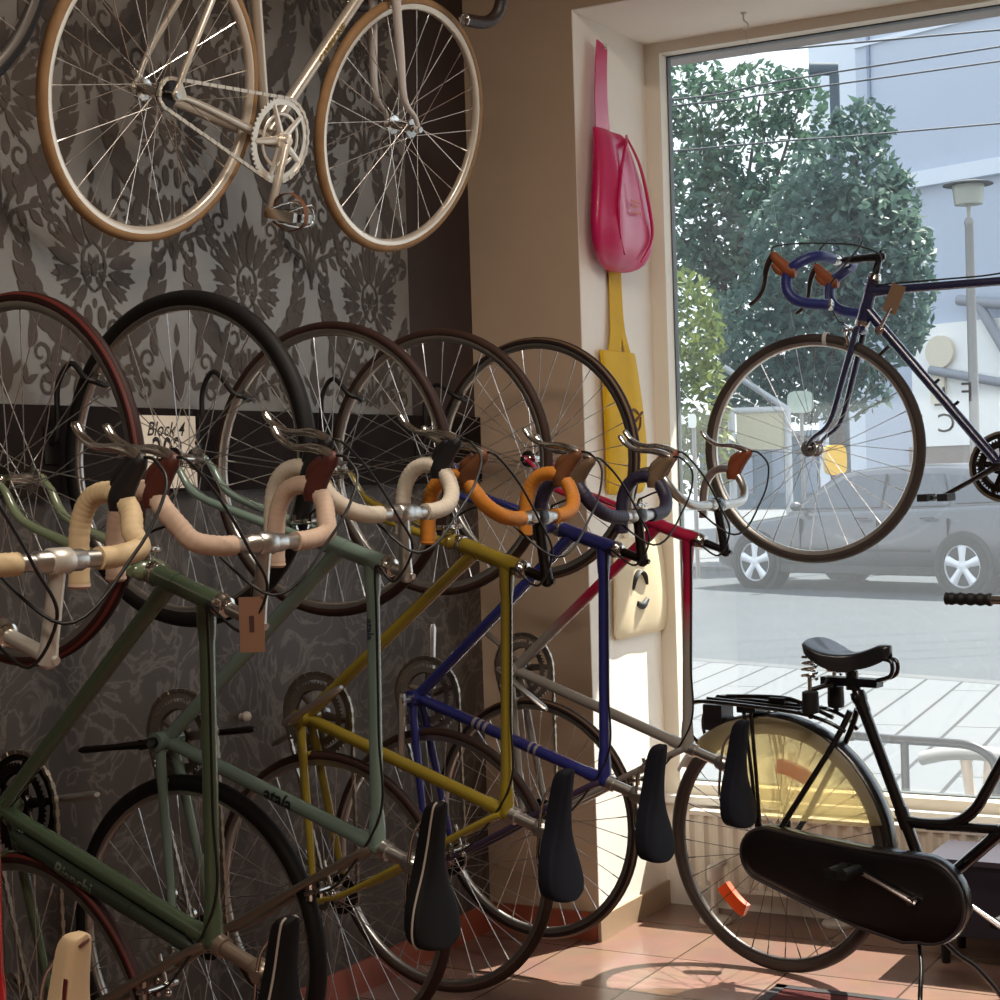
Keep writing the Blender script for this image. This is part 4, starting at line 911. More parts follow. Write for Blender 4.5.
# ------------------------------------------------------------------ tote bags on the reveal
def tote(name, base, rings_in, strap, material, lab, seed, cat='bag'):
    rt = tag(empty(name, Matrix.Translation(base)), lab, cat, 'tote bags hanging one above the other on the white reveal'); rnd = random.Random(seed); rings = []
    for z, y0, y1, th_ in rings_in:
        ring = []
        for k in range(28):
            g = 2 * PI * k / 28; cy, hy = (y0 + y1) / 2, (y1 - y0) / 2; x = .5 + .5 * math.copysign(abs(math.sin(g)) ** .7, math.sin(g)); yy = cy + hy * math.copysign(abs(math.cos(g)) ** .8, math.cos(g))
            fold = .10 * math.sin(5 * math.cos(g) + 3 * z + seed) + .07 * math.sin(9 * math.cos(g) - 7 * z)
            ring.append(V((.004 + th_ * (x * (1 + fold)), yy, z)))
        rings.append(ring)
    mb = MB(); mb.loft(rings); o = mb.build('bag_body', material, rt); sb = o.modifiers.new('soft', 'SUBSURF'); sb.levels = 1; sb.render_levels = 1
    for P, w in strap:
        mb = MB(); q, ww = smooth(P, 6, w); l = []
        for i, p in enumerate(q):
            t = (q[min(i + 1, len(q) - 1)] - q[max(i - 1, 0)]).normalized(); nn = V((0, -t.z, t.y)).normalized() * ww[i] * .5; n3 = V((.0015, 0, 0)); l.append([p - nn - n3, p + nn - n3, p + nn + n3, p - nn + n3])
        mb.loft(l); mb.build('strap', material, rt, False)
    if seed == 11: return rt
    mb = MB(); mb.lathe([(.004, 0), (.004, .02), (.008, .022), (.006, .027), (0, .028)], (.0, strap[0][0][0][1], strap[0][0][0][2] - .012), (1, 0, 0), 10); mb.build('nail', CHROME, rt)
    return rt
pinkM = mat('pink_vinyl', (.78, .08, .36), .38, 0, .5, .15, noise=.10, nscale=8); yelM = mat('yellow_canvas', (.86, .68, .10), .7, 0, .3, 0, noise=.12, nscale=12); crM = mat('cream_canvas', (.86, .79, .66), .75, 0, .3, 0, noise=.05, nscale=12)
X = .3775
tp = tote('tote_bag', (X + .018, .135, 2.01), [(0.0, .0, .09, .02), (.012, -.07, .16, .045), (.045, -.125, .205, .066), (.10, -.155, .222, .078), (.18, -.150, .200, .080), (.26, -.130, .170, .072), (.34, -.108, .142, .056), (.40, -.092, .124, .040), (.424, -.086, .120, .026), (.428, -.084, .119, .016)],
     [([(.012, .0, .690), (.012, -.012, .61), (.014, -.022, .52), (.020, -.030, .42)], [.070, .078, .086, .100])], pinkM, 'shiny pink tote bag hanging uppermost on the white window reveal', 3)
mb = MB(); mb.curve([(.030, .118, .426), (.058, .050, .380), (.078, -.030, .290), (.088, -.075, .190), (.082, -.062, .100), (.072, -.010, .045)], [.004, .006, .006, .006, .005, .003], 8, 7); mb.build('bag_fold', pinkM, tp)
mb = MB(); mb.curve([(.030, .116, .424), (.068, .128, .330), (.086, .150, .200), (.080, .175, .110), (.066, .120, .035)], [.003, .005, .006, .005, .003], 8, 7); mb.build('bag_fold', pinkM, tp)
mb = MB()
for z_, w_ in ((.205, .07), (.190, .05), (.172, .08)):
    for i in range(5): mb.box((.0865, .015 + i * w_ / 5, z_), (.0885, .015 + i * w_ / 5 + w_ / 8, z_ + .007))
mb.build('bag_print', mat('faint_gold_print', (.80, .42, .30), .5), tp, False)
ty = tote('tote_bag', (X, .23, 1.33), [(0.0, -.11, .13, .012), (.01, -.125, .15, .024), (.10, -.130, .16, .032), (.20, -.135, .155, .034), (.32, -.138, .135, .030), (.42, -.140, .118, .022), (.440, -.140, .116, .016), (.442, -.140, .116, .012), (.4425, -.139, .115, .010)],
     [([(.006, -.012, .720), (.008, -.012, .60), (.012, -.020, .50), (.010, -.030, .435)], [.07, .075, .08, .085]), ([(.004, .03, .71), (.004, .035, .58), (.006, .045, .50), (.006, .075, .435)], [.03, .03, .03, .04])], yelM, 'yellow canvas tote bag hanging below the pink one', 11)
mb = MB(); 
for P in ([(.038, .005, .235), (.040, .03, .22), (.040, .06, .235), (.038, .10, .255)], [(.038, .02, .20), (.040, .05, .195), (.040, .075, .21), (.038, .085, .24)], [(.038, .0, .255), (.040, .04, .262), (.038, .07, .25)]): mb.curve(P, .0045, 6, 4)
mb.build('bag_print', mat('brown_print', (.42, .26, .08), .7), ty)
tcr = tote('tote_bag', (X, .33, .885), [(0.0, -.19, .205, .008), (.006, -.20, .212, .016), (.08, -.205, .215, .026), (.17, -.200, .20, .026), (.26, -.195, .18, .022), (.308, -.193, .172, .014), (.31, -.192, .17, .010)],
     [([(.010, -.02, .425), (.010, -.05, .39), (.010, -.09, .31)], [.03, .03, .035]), ([(.006, -.01, .425), (.006, .03, .39), (.006, .07, .31)], [.03, .03, .035])], crM, 'cream canvas tote bag with a black print, lowest on the white window reveal', 5)
mb = MB(); BP = mat('black_print', (.07, .065, .06), .6)
mb.curve([(.0275, -.09, .150), (.0290, -.075, .185), (.0290, -.04, .205), (.0290, -.005, .19), (.0275, .015, .16)], [.008, .014, .016, .014, .008], 8, 5, flatten=.3, up=(1, 0, 0)); mb.curve([(.0275, -.055, .105), (.0290, -.02, .096), (.0275, .02, .112)], [.008, .013, .008], 8, 5); mb.curve([(.0275, -.06, .225), (.0280, -.02, .232), (.0275, .01, .222)], .003, 6, 4)
mb.build('bag_print', BP, tcr)

# ------------------------------------------------------------------ radiator and mat
ra = tag(empty('radiator', Matrix.Translation((2.0, .44, 0))), 'long low white ribbed radiator on round-footed legs under the shop window', 'radiator')
RM = mat('radiator_white', (.80, .77, .72), .4); mb = MB(); W = 1.50; nr = 62; vs = []; fs = []
for i in range(nr * 4 + 1):
    x = -W + 2 * W * i / (nr * 4); y_ = -.030 + .011 * (1 if i % 4 in (1, 2) else 0)
    vs += [(x, y_, .085), (x, y_, .318)]
for i in range(nr * 4): fs.append((2 * i, 2 * i + 2, 2 * i + 3, 2 * i + 1))
mb.add(vs, fs, True); mb.box((-W, -.018, .08), (W, .022, .322)); mb.box((-W, -.032, .312), (W, .024, .326)); mb.box((-W, -.032, .078), (W, .024, .092)); mb.build('panel', RM, ra, False)
for x in (-1.39, -1.03, .0, 1.05):
    mb = MB(); mb.cyl(V((x, -.005 - .10 * (x < -1.2), .012)), V((x, -.005 - .10 * (x < -1.2), .09 + .07 * (x < -1.2))), .011, 14); mb.lathe([(.048, 0), (.050, .006), (.046, .014), (.014, .022)], (x, -.005 - .10 * (x < -1.2), 0), (0, 0, 1), 24)
    if x < -1.2: mb.lathe([(.02, -.02), (.022, -.015), (.022, .02), (.014, .028)], (x, -.105, .15), (0, 0, 1), 18); mb.tube([(x, -.105, .16), (x, -.06, .17), (x, -.02, .17)], .010, 10)
    mb.build('radiator_foot', mat('radiator_foot', (.74, .71, .68), .4), ra)
fm_ = tag(empty('floor_mat', Matrix.Translation((1.3, -.60, 0))), 'dark red-bordered mat lying on the tiles beside the town bike', 'mat')
mb = MB(); mb.box((-.255, -.33, .0005), (.6, .345, .006)); mb.build('pile', mat('mat_pile', (.30, .12, .11), .9, 0, .2, 0, noise=.3, nscale=120), fm_, False)
mb = MB(); a, b_, c_, d_ = -.28, .62, -.36, .37
for lo, hi in (((a, d_ - .03, 0), (b_, d_, .008)), ((a, c_, 0), (b_, c_ + .03, .008)), ((a, c_, 0), (a + .03, d_, .008)), ((b_ - .03, c_, 0), (b_, d_, .008))): mb.box(lo, hi)
mb.build('border', mat('mat_border', (.10, .06, .06), .7), fm_, False)
# ------------------------------------------------------------------ the street outside
SA = R(-19); SE = V((math.cos(SA), math.sin(SA), 0)); SN = V((-math.sin(SA), math.cos(SA), 0))
def street(e, n, z=0.0): return SE * e + SN * n + V((0, 0, z))
def on_street(px, py, nd):
    d = C_F + C_R * ((px - 500) / F_PX) - C_U * ((py - 500) / F_PX); t = (nd - CAM.dot(SN)) / d.dot(SN); q = CAM + d * t; return q.dot(SE), q.z
PV = mat('pale_paving', (.36, .37, .38), .7, 0, .3); nt = PV.node_tree; b = nt.nodes['Principled BSDF']; tc = nt.nodes.new('ShaderNodeTexCoord'); mp = nt.nodes.new('ShaderNodeMapping'); mp.inputs['Rotation'].default_value = (0, 0, R(-96)); bt = nt.nodes.new('ShaderNodeTexBrick')
bt.inputs['Scale'].default_value = 1; bt.inputs['Brick Width'].default_value = 3.0; bt.inputs['Row Height'].default_value = .24; bt.inputs['Mortar Size'].default_value = .011; bt.inputs['Color1'].default_value = lin((.36, .37, .38)) + (1,); bt.inputs['Color2'].default_value = lin((.365, .375, .39)) + (1,); bt.inputs['Mortar'].default_value = lin((.07, .075, .09)) + (1,)
nt.links.new(tc.outputs['Object'], mp.inputs[0]); nt.links.new(mp.outputs[0], bt.inputs['Vector']); nt.links.new(bt.outputs['Color'], b.inputs['Base Color'])
mb = MB(); mb.prism([(-17.0, .645), (13.5, .645), (13.3, 1.8), (-16.9, 12.2)], .15, Matrix.Translation((0, 0, -.152))); struct('pavement', mb, PV)
def strip(name, e0, e1, n0, n1, z0, z1, m_):
    mb = MB(); mb.add([street(e0, n0, z0), street(e1, n0, z0), street(e1, n1, z0), street(e0, n1, z0), street(e0, n0, z1), street(e1, n0, z1), street(e1, n1, z1), street(e0, n1, z1)], [(3, 2, 1, 0), (4, 5, 6, 7), (0, 1, 5, 4), (1, 2, 6, 5), (2, 3, 7, 6), (3, 0, 4, 7)], True); return struct(name, mb, m_)
strip('kerb', -20, 12.1, 6.06, 6.22, -.15, -.004, mat('kerb_stone', (.27, .28, .29), .7, noise=.15, nscale=6))
strip('street', -45, 30, 6.22, 15.4, -.2, -.05, mat('asphalt', (.225, .25, .275), .75, 0, .3, 0, noise=.14, nscale=1.2, bump=.2, bscale=60))
strip('pavement_across', -45, 30, 15.4, 60, -.2, 0, mat('grey_paving', (.36, .37, .38), .8, noise=.1, nscale=2))

# parked car
cdir = V((-.934, .356, 0)); CM = place(cdir, (0, 0, 1), (-3.19, 15.48, -.05))
car = tag(empty('car', CM), 'silver grey estate car parked across the street', 'car')
CP = mat('silver_grey_paint', (.30, .30, .315), .28, .5, .5, .6); CGL = mat('car_glass', (.16, .20, .25), .06, 0, .9); CK = mat('car_plastic', (.11, .11, .12), .5); CT = mat('car_tyre', (.10, .10, .10), .75)
def ring_body(x, w, zb, zt):
    h = [(.80 * w, zb), (.885 * w, zb + .07), (.915 * w, zb + .26), (.905 * w, (zb + zt) * .5 + .06), (.87 * w, zt - .07), (.82 * w, zt - .015), (.5 * w, zt + .02)]
    return [V((x, -y, z)) for y, z in h] + [V((x, y, z)) for y, z in reversed(h)]
mb = MB(); S_ = [(2.30, .62, .30, .55), (2.26, .80, .24, .64), (2.12, .90, .22, .71), (1.9, .97, .20, .77), (1.5, 1.0, .20, .83), (1.1, 1.0, .20, .88), (.8, 1.0, .20, .92), (.0, 1.0, .20, .94), (-.9, 1.0, .20, .96), (-1.7, 1.0, .21, .99), (-2.2, .96, .24, .99), (-2.38, .88, .28, .95), (-2.44, .72, .34, .86)]
q = smooth([(a, b_, c_) for a, b_, c_, d in S_], 4); q2 = smooth([(a, d, 0) for a, b_, c_, d in S_], 4); mb.loft([ring_body(p.x, p.y, p.z, q2[i].y) for i, p in enumerate(q)]); mb.build('body', CP, car)
yat = lambda z: .80 - .19 * max(0, z - .90) / .5
mb = MB(); C_ = smooth([(1.05, .93, 0), (.75, 1.14, 0), (.40, 1.345, 0), (.0, 1.405, 0), (-.6, 1.42, 0), (-1.2, 1.40, 0), (-1.75, 1.33, 0), (-2.12, 1.16, 0), (-2.30, 1.0, 0)], 5); rings = []
for p in C_:
    zt = p.y; yt = yat(zt) - .03; h = [(.80, .88), (yat(min(zt - .05, .9 + (zt - .9) * .6)), .9 + (zt - .93) * .55), (yt, zt - .035), (yt - .07, zt), (yt * .5, zt + .015)]
    rings.append([V((p.x, -y, z)) for y, z in h] + [V((p.x, y, z)) for y, z in reversed(h)])
mb.loft(rings); mb.build('cabin', CP, car)
def side_glass(P, s):
    mb = MB(); n = len(P); mb.add([(x, s * (yat(z) + .010), z) for x, z in P] + [(x, s * (yat(z) - .03), z) for x, z in P], [tuple(range(n)), tuple(range(2 * n - 1, n - 1, -1))] + [(i, (i + 1) % n, n + (i + 1) % n, n + i) for i in range(n)], True); return mb
for s in (1, -1):
    for P in ([(.86, .955), (.74, 1.06), (.30, 1.295), (.12, 1.325), (-.28, 1.335), (-.30, .965)], [(-.37, .965), (-.36, 1.335), (-1.05, 1.325), (-1.22, 1.02), (-1.20, .98)], [(-1.29, 1.0), (-1.14, 1.31), (-1.65, 1.25), (-1.90, 1.10), (-1.92, 1.02)]):
        side_glass(P, s).build('window', CGL, car, False)
    mb = MB(); mb.box((-.355, s * .60 if s > 0 else -.80, .95), (-.315, .80 if s > 0 else -.60, .97)); 
    mb = MB(); mb.sphere((.80, s * .95, .985), .075, 12, 8, (.8, 1.1, .75)); mb.cyl(V((.80, s * .80, .95)), V((.80, s * .93, .97)), .025, 8); mb.build('wing_mirror', CP, car)
    for x in (-.12, -1.02): mb = MB(); mb.curve([(x - .09, s * .905, .845), (x - .05, s * .932, .852), (x + .05, s * .932, .852), (x + .09, s * .905, .845)], .014, 8, 4); mb.build('door_handle', mat('handle_paint', (.34, .34, .36), .3, .5), car)
    for x in (.78, -.335, -1.28):
        mb = MB(); mb.box((x - .004, s * .85, .42), (x + .004, s * .9185, .84)); mb.build('door_gap', CK, car, False)
    mb = MB(); mb.box((-1.1, s * .80, .215), (1.1, s * .905, .30)); mb.box((-1.05, s * .85, .47), (1.05, s * .926, .50)); mb.build('side_trim', CK, car, False)
    mb = MB(); mb.sphere((2.10, s * .70, .63), .14, 12, 8, (1.0, .75, .55)); mb.build('headlamp', mat('lamp_glass', (.75, .78, .80), .1, 0, .8), car)
    for x in (1.475, -1.475):
        mb = MB(); mb.lathe([(.0, .70), (.375, .70), (.375, .9175), (.345, .921), (0, .921)] if s > 0 else [(0, -.70), (.375, -.70), (.375, -.9175), (.345, -.921), (0, -.921)], (x, 0, .33), (0, 1, 0), 36); mb.build('wheel_arch', CK, car)
        c = V((x, s * .86, .325)); mb = MB()
        mb.lathe([(.23, -.09), (.30, -.095), (.322, -.07), (.325, 0), (.322, .07), (.30, .088), (.235, .085)], c, (0, 1, 0), 40, True); wh = mb.build('wheel', CT, car)
        mb = MB(); o_ = V((0, s, 0)); mb.lathe([(.232, .04), (.236, .072), (.222, .080), (.212, .05), (.212, -.02), (.232, -.02)], c, o_, 40, True)
        for k in range(5):
            g = 2 * PI * k / 5 + .3; d = V((math.cos(g), 0, math.sin(g))); mb.tube([c + o_ * .07, c + o_ * .072 + d * .10, c + o_ * .064 + d * .22], [.042, .040, .058], 8, flatten=.35, up=(-math.sin(g), 0, math.cos(g)))
        mb.lathe([(.06, .05), (.062, .082), (0, .088)], c, o_, 20); mb.build('alloy_rim', mat('alloy_silver', (.86, .86, .87), .35, .3), wh)
        mb = MB(); mb.lathe([(0, .0), (.215, .0), (.215, .008), (0, .008)], c, o_, 28); mb.build('wheel_back', CK, wh)
mb = MB(); mb.add([(1.03, -.70, .945), (1.03, .70, .945), (.42, .54, 1.345), (.42, -.54, 1.345), (1.06, -.70, .955), (1.06, .70, .955), (.455, .54, 1.36), (.455, -.54, 1.36)], [(0, 1, 2, 3), (4, 7, 6, 5), (0, 4, 5, 1), (1, 5, 6, 2), (2, 6, 7, 3), (3, 7, 4, 0)], True); mb.build('windscreen', CGL, car, False)

# canopy over the shop window
cy = struct('canopy_roof', (lambda m_: (m_.box((-1.5, .645, 2.925), (7, 1.45, 3.0)), m_)[1])(MB()), mat('canopy_taupe', (.50, .46, .44), .7))
# trees
def leafy(name, blobs, n, sz, m_, trunk, lab, cat, seed, group=None, bark=None):
    rnd = random.Random(seed); base = V(trunk[0]); rt = tag(empty(name, Matrix.Translation(base)), lab, cat, group); mb = MB(); tot = sum(b_[3] * b_[4] for b_ in blobs)
    for px, py, dp, rx, ry in blobs:
        c = at(px, py, dp); ax_, az = rx / F_PX * dp, ry / F_PX * dp; ay = (ax_ + az) * .5
        for i in range(int(n * rx * ry / tot)):
            while True:
                u = V((rnd.uniform(-1, 1), rnd.uniform(-1, 1), rnd.uniform(-1, 1)))
                if .12 < u.length < 1: break
            u = u.normalized() * (u.length ** .6); p = c + C_R * u.x * ax_ + C_F * u.y * ay + V((0, 0, 1)) * u.z * az - base
            a = V((rnd.gauss(0, 1), rnd.gauss(0, 1), rnd.gauss(0, .7) - .5)).normalized(); w = a.orthogonal().normalized(); w = (w * math.cos(rnd.uniform(0, 6)) + a.cross(w) * math.sin(rnd.uniform(0, 6))).normalized(); s = sz * rnd.uniform(.6, 1.3)
            mb.add([p - a * s, p + w * s * .42, p + a * s, p - w * s * .42], [(0, 1, 2, 3)], True)
    mb.build('crown', m_, rt, False)
    mb = MB()
    if len(trunk) > 1:
        mb.curve([V(p) - base for p in trunk], [.16, .13, .10, .05][:len(trunk)], 10, 5)
        for px, py, dp, rx, ry in blobs[:6]: e_ = at(px, py, dp) - base; f_ = V(trunk[-2]) - base; mb.curve([f_, f_.lerp(e_, .5) + V((0, 0, .2)), e_], [.06, .04, .02], 7, 4)
        mb.build('trunk', bark or mat('bark', (.30, .27, .24), .9, noise=.3, nscale=9), rt)
    return rt
def leafm(n, c, c2):
    M = mat(n, c, .55, 0, .4, 0, noise=.5, nscale=1.1, c2=c2); nt = M.node_tree; b = nt.nodes['Principled BSDF']; t = nt.nodes.new('ShaderNodeBsdfTranslucent'); mx = nt.nodes.new('ShaderNodeMixShader'); mx.inputs[0].default_value = .32
    r = [x for x in nt.nodes if x.type == 'VALTORGB'][0]; nt.links.new(r.outputs[0], t.inputs['Color']); nt.links.new(b.outputs[0], mx.inputs[1]); nt.links.new(t.outputs[0], mx.inputs[2]); nt.links.new(mx.outputs[0], nt.nodes['Material Output'].inputs[0]); return M
LM1 = leafm('leaf_green', (.35, .46, .37), (.23, .35, .29)); LM2 = leafm('leaf_grey_green', (.36, .45, .40), (.23, .34, .31)); LM3 = leafm('leaf_lime', (.46, .50, .26), (.32, .40, .22))
t1 = at(722, 470, 31.6); t1.z = 0; t2 = at(842, 480, 26.5); t2.z = 0
leafy('tree', [(700, 215, 31.6, 62, 75), (765, 175, 31.6, 72, 55), (725, 290, 31.6, 85, 62), (760, 100, 31.8, 48, 38), (700, 110, 31.8, 42, 34), (800, 105, 31.6, 30, 36), (675, 160, 32.0, 40, 60), (690, 80, 32.2, 36, 26), (745, 235, 31.2, 70, 65)], 6200, .115, LM1, [t1, t1 + V((.05, 0, 1.6)), t1 + V((.1, 0, 3.2)), t1 + V((.15, 0, 5))], 'tall loose-crowned green tree across the street beside the window reveal', 'tree', 5, 'trees across the street')
leafy('tree', [(845, 190, 26.5, 62, 60), (870, 250, 26.2, 62, 70), (815, 250, 26.5, 70, 75), (840, 325, 26.3, 85, 62), (862, 125, 26.6, 34, 28), (775, 340, 26.6, 75, 62), (905, 285, 26.4, 30, 70), (800, 390, 26.6, 95, 34), (895, 205, 26.5, 26, 36)], 8500, .11, LM2, [t2, t2 + V((-.05, 0, 1.4)), t2 + V((-.1, 0, 2.8)), t2 + V((-.15, 0, 4))], 'dense drooping grey-green tree across the street in front of the pale building', 'tree', 9, 'trees across the street')
bs = at(690, 470, 24); bs.z = 0
leafy('bush', [(688, 330, 24, 36, 60), (690, 400, 24, 40, 60), (695, 455, 24, 46, 40)], 1400, .10, LM3, [bs], 'tall yellow-green bush growing at the foot of the loose-crowned tree', 'bush', 21)

# buildings
BL = mat('pale_blue_render', (.70, .725, .775), .7, 0, .3, 0, noise=.04, nscale=.4); BL2 = mat('pale_white_render', (.82, .84, .87), .7); BDK = mat('slate_window', (.36, .42, .50), .15, 0, .7)
ND = 30.0
def fbox(mb, p0, p1, n0, n1):
    """a block on the facade between two spots of it"""
    e0, z0 = p0; e1, z1 = p1; mb.add([street(e, n, z) for n in (n0, n1) for e, z in ((e0, z0), (e1, z0), (e1, z1), (e0, z1))], [(0, 1, 2, 3), (7, 6, 5, 4), (0, 4, 5, 1), (1, 5, 6, 2), (2, 6, 7, 3), (3, 7, 4, 0)], True)
eL, _ = on_street(862, 300, ND); eR, _ = on_street(1000, 300, ND); eLL, _ = on_street(792, 300, ND)
bd = tag(empty('street_building', Matrix.Translation((0, 0, 0))), 'pale blue rendered building with a white ledge behind the drooping tree', 'building')
mb = MB(); fbox(mb, (eL, 0), (eR + 9, 15), ND, ND + 8); mb.build('wall', BL, bd, False)
mb = MB(); fbox(mb, (eLL, 0), (eL, 15.5), ND + .9, ND + 8); mb.build('stair_tower', BL2, bd, False)
_, zl0 = on_street(957, 182, ND); _, zl1 = on_street(957, 166, ND); mb = MB(); fbox(mb, (eL - .0, zl0), (eR + 9, zl1), ND - .22, ND); mb.build('ledge', BL2, bd, False)
_, zt0 = on_street(900, 38, ND); _, zt1 = on_street(900, 22, ND); mb = MB(); fbox(mb, (eL, zt0), (eR + 9, zt0 + .10), ND - .08, ND); mb.build('cornice', BL2, bd, False)
ej, _ = on_street(869, 100, ND); mb = MB(); fbox(mb, (ej, 5), (ej + .07, 15), ND - .06, ND); mb.build('downpipe', mat('slate_pipe', (.50, .54, .62), .5), bd, False)
e0, zs0 = on_street(918, 447, ND); e1, zs1 = on_street(1004, 318, ND)
mb = MB(); fbox(mb, (e0, zs0), (e1 + 6, zs1), ND - .16, ND); mb.build('shop_fascia', mat('fascia_white', (.93, .92, .90), .6), bd, False)
e2, z2 = on_street(912, 462, ND); mb = MB(); fbox(mb, (e2, 0), (e1 + 6, zs0), ND - .10, ND); mb.build('shop_window', mat('brown_shop_window', (.50, .44, .41), .4), bd, False)
eb, zb = on_street(946, 352, ND); mb = MB(); mb.lathe([(0, .0), (.34, .0), (.36, -.03), (.36, -.12), (0, -.12)], street(eb, ND - .16, zb), SN, 28); fbox(mb, (eb - .26, zb - 1.15), (eb + .10, zb), ND - .27, ND - .16); mb.build('shop_sign', mat('cream_sign', (.84, .79, .70), .6), bd, False)
GB = mat('grey_bar', (.55, .55, .57), .5)
def bar(mb, a, b_, r, n_): p, q = on_street(*a, n_), on_street(*b_, n_); mb.cyl(street(p[0], n_, p[1]), street(q[0], n_, q[1]), r, 8)
mb = MB(); bar(mb, (930, 370), (1020, 386), .10, ND - .3); bar(mb, (976, 300), (1012, 362), .12, ND - .3); bar(mb, (958, 300), (1020, 306), .12, ND - .3); mb.build('awning_arm', GB, bd)
hg = tag(empty('apartment_building', Matrix.Identity(4)), 'dark slate low building in the shade behind the parked car', 'building')
ea, _ = on_street(700, 470, 44); eb_, _ = on_street(884, 470, 44); _, zt = on_street(800, 436, 44); mb = MB(); fbox(mb, (ea, 0), (eb_, zt), 44, 49); mb.build('wall', mat('slate_wall', (.30, .38, .44), .7, noise=.2, nscale=1), hg, False)
mb = MB(); fbox(mb, (ea - .2, zt), (eb_ + .2, zt + .18), 43.7, 49.2); mb.build('roof_edge', mat('slate_edge', (.42, .48, .52), .6), hg, False)
for i in range(5): mb = MB(); x = ea + .6 + i * (eb_ - ea - 1) / 5; fbox(mb, (x, .5), (x + .5, zt - .35), 43.95, 44); mb.build('window', BDK, hg, False)

# street lamps, wires, signs
lp = at(968, 185, 24.0); lb = V((lp.x, lp.y, 0)); la = tag(empty('street_lamp', Matrix.Translation(lb)), 'grey street lamp with a glass drum and flat round cap behind the parked car', 'street lamp')
LPM = mat('lamp_grey', (.54, .525, .51), .4, .3); zc = lp.z
mb = MB(); mb.lathe([(.10, 0), (.10, .9), (.075, .95), (.058, zc - .55), (.072, zc - .52), (.045, zc - .45)], (0, 0, 0), (0, 0, 1), 18); mb.build('post', LPM, la)
mb = MB(); mb.lathe([(.02, zc - .46), (.03, zc - .28), (.19, zc - .27), (.215, zc - .02), (.21, zc)], (0, 0, 0), (0, 0, 1), 24); mb.build('glass_drum', mat('frosted_drum', (.58, .58, .53), .3, 0, .6), la)
mb = MB(); mb.lathe([(0, zc + .05), (.20, zc + .045), (.34, zc + .012), (.34, zc - .002), (0, zc)], (0, 0, 0), (0, 0, 1), 28); mb.build('cap', mat('lamp_cap', (.22, .23, .24), .5), la)
pp = at(834, 68, 29.5); pb = V((pp.x, pp.y, 0)); pl = tag(empty('street_lamp', Matrix.Translation(pb)), 'dark lamp mast with a short boxy arm rising between the two trees', 'street lamp')
MK = mat('mast_dark', (.24, .29, .33), .6); mb = MB(); mb.tube([(0, 0, 0), (0, 0, pp.z - .1)], [.10, .085], 12); mb.build('mast', MK, pl)
mb = MB(); d_ = C_R; mb.tube([V((0, 0, pp.z - .02)) + d_ * .06, V((0, 0, pp.z - .02)) - d_ * .42], .11, 8, flatten=.6); mb.build('lamp_head', MK, pl)
WM = mat('wire_black', (.16, .17, .20), .6); GWR = 'overhead wires above the street'
for P, lab in (([(100, 80), (700, 56), (830, 45), (1500, -15)], 'uppermost thin overhead wire crossing in front of the pale building'), ([(100, 150), (662, 101), (836, 72), (1500, -30)], 'second thin overhead wire from the top, passing the dark lamp mast'), ([(100, 160), (662, 107), (838, 84), (1500, -10)], 'third thin overhead wire from the top, below the dark lamp mast'), ([(100, 205), (740, 145), (900, 132), (1500, 80)], 'lowest thin overhead wire crossing below the other wires')):
    dw_ = {'u': 14.4, 's': 15.0, 't': 15.6, 'l': 16.2}[lab[0]]; mb = MB(); mb.curve([at(x, y, dw_ + (x - 800) * .002) for x, y in P], .0085, 6, 6); tag(mb.build('overhead_street_wire', WM), lab, 'wire', GWR)
sh = at(759, 470, 25); sh.z = 0; bsx = tag(empty('bus_shelter', Matrix.Translation(sh)), 'white-framed street shelter panel with a sloping roof bar behind the car bonnet', 'shelter'); WF = mat('white_frame', (.70, .71, .72), .4)
r_ = lambda px, py, k=0.0: at(px, py, 25 + k) - sh
pa, pb2, pc = r_(731, 411), r_(787, 409), r_(740, 378)
for q in (pa, pb2): mb = MB(); mb.cyl(V((q.x, q.y, 0)), q, .055, 10); mb.build('post', WF, bsx)
mb = MB(); mb.cyl(pa, pb2, .045, 10); mb.build('top_bar', WF, bsx); mb = MB(); mb.cyl(pb2 + V((0, 0, .0)), pb2.lerp(pc, 1.35), .045, 10); mb.build('roof_bar', WF, bsx)
a_, b2 = r_(736, 412), r_(785, 449); mb = MB(); dd = (pb2 - pa); dd.z = 0; dd.normalize(); Mx = Matrix.Translation(V((a_.x, a_.y, b2.z))); mb.add([V((a_.x, a_.y, b2.z)), V((a_.x, a_.y, b2.z)) + dd * .72, V((a_.x, a_.y, a_.z)) + dd * .72, V((a_.x, a_.y, a_.z)), V((a_.x, a_.y + .04, b2.z)), V((a_.x, a_.y + .04, b2.z)) + dd * .72, V((a_.x, a_.y + .04, a_.z)) + dd * .72, V((a_.x, a_.y + .04, a_.z))], [(0, 1, 2, 3), (7, 6, 5, 4), (0, 4, 5, 1), (1, 5, 6, 2), (2, 6, 7, 3), (3, 7, 4, 0)], True); mb.build('panel', mat('cream_panel', (.70, .67, .55), .6), bsx, False)
def post_sign(px, py, w, h, dep, m_, lab, cat, name, dz=0.0, pm=None):
    p = at(px, py, dep); bse = V((p.x, p.y, 0)); rt = tag(empty(name, Matrix.Translation(bse)), lab, cat); mb = MB(); mb.cyl(V((0, .05, 0)), V((0, .05, p.z)), .03, 8); mb.build('post', pm or LPM, rt)
    W_, H_ = w / F_PX * dep / 2, h / F_PX * dep / 2; Mx = Matrix.Translation((0, 0, p.z)) @ Matrix.Rotation(YAW, 4, 'Z'); mb = MB(Mx); q = [(W_ * math.copysign(abs(math.cos(g)) ** .55, math.cos(g)), H_ * math.copysign(abs(math.sin(g)) ** .55, math.sin(g))) for g in [2 * PI * i / 24 for i in range(24)]]; mb.prism(q, .05 + dz, Matrix.Rotation(R(90), 4, 'X')); mb.build('panel', m_, rt, False); return rt
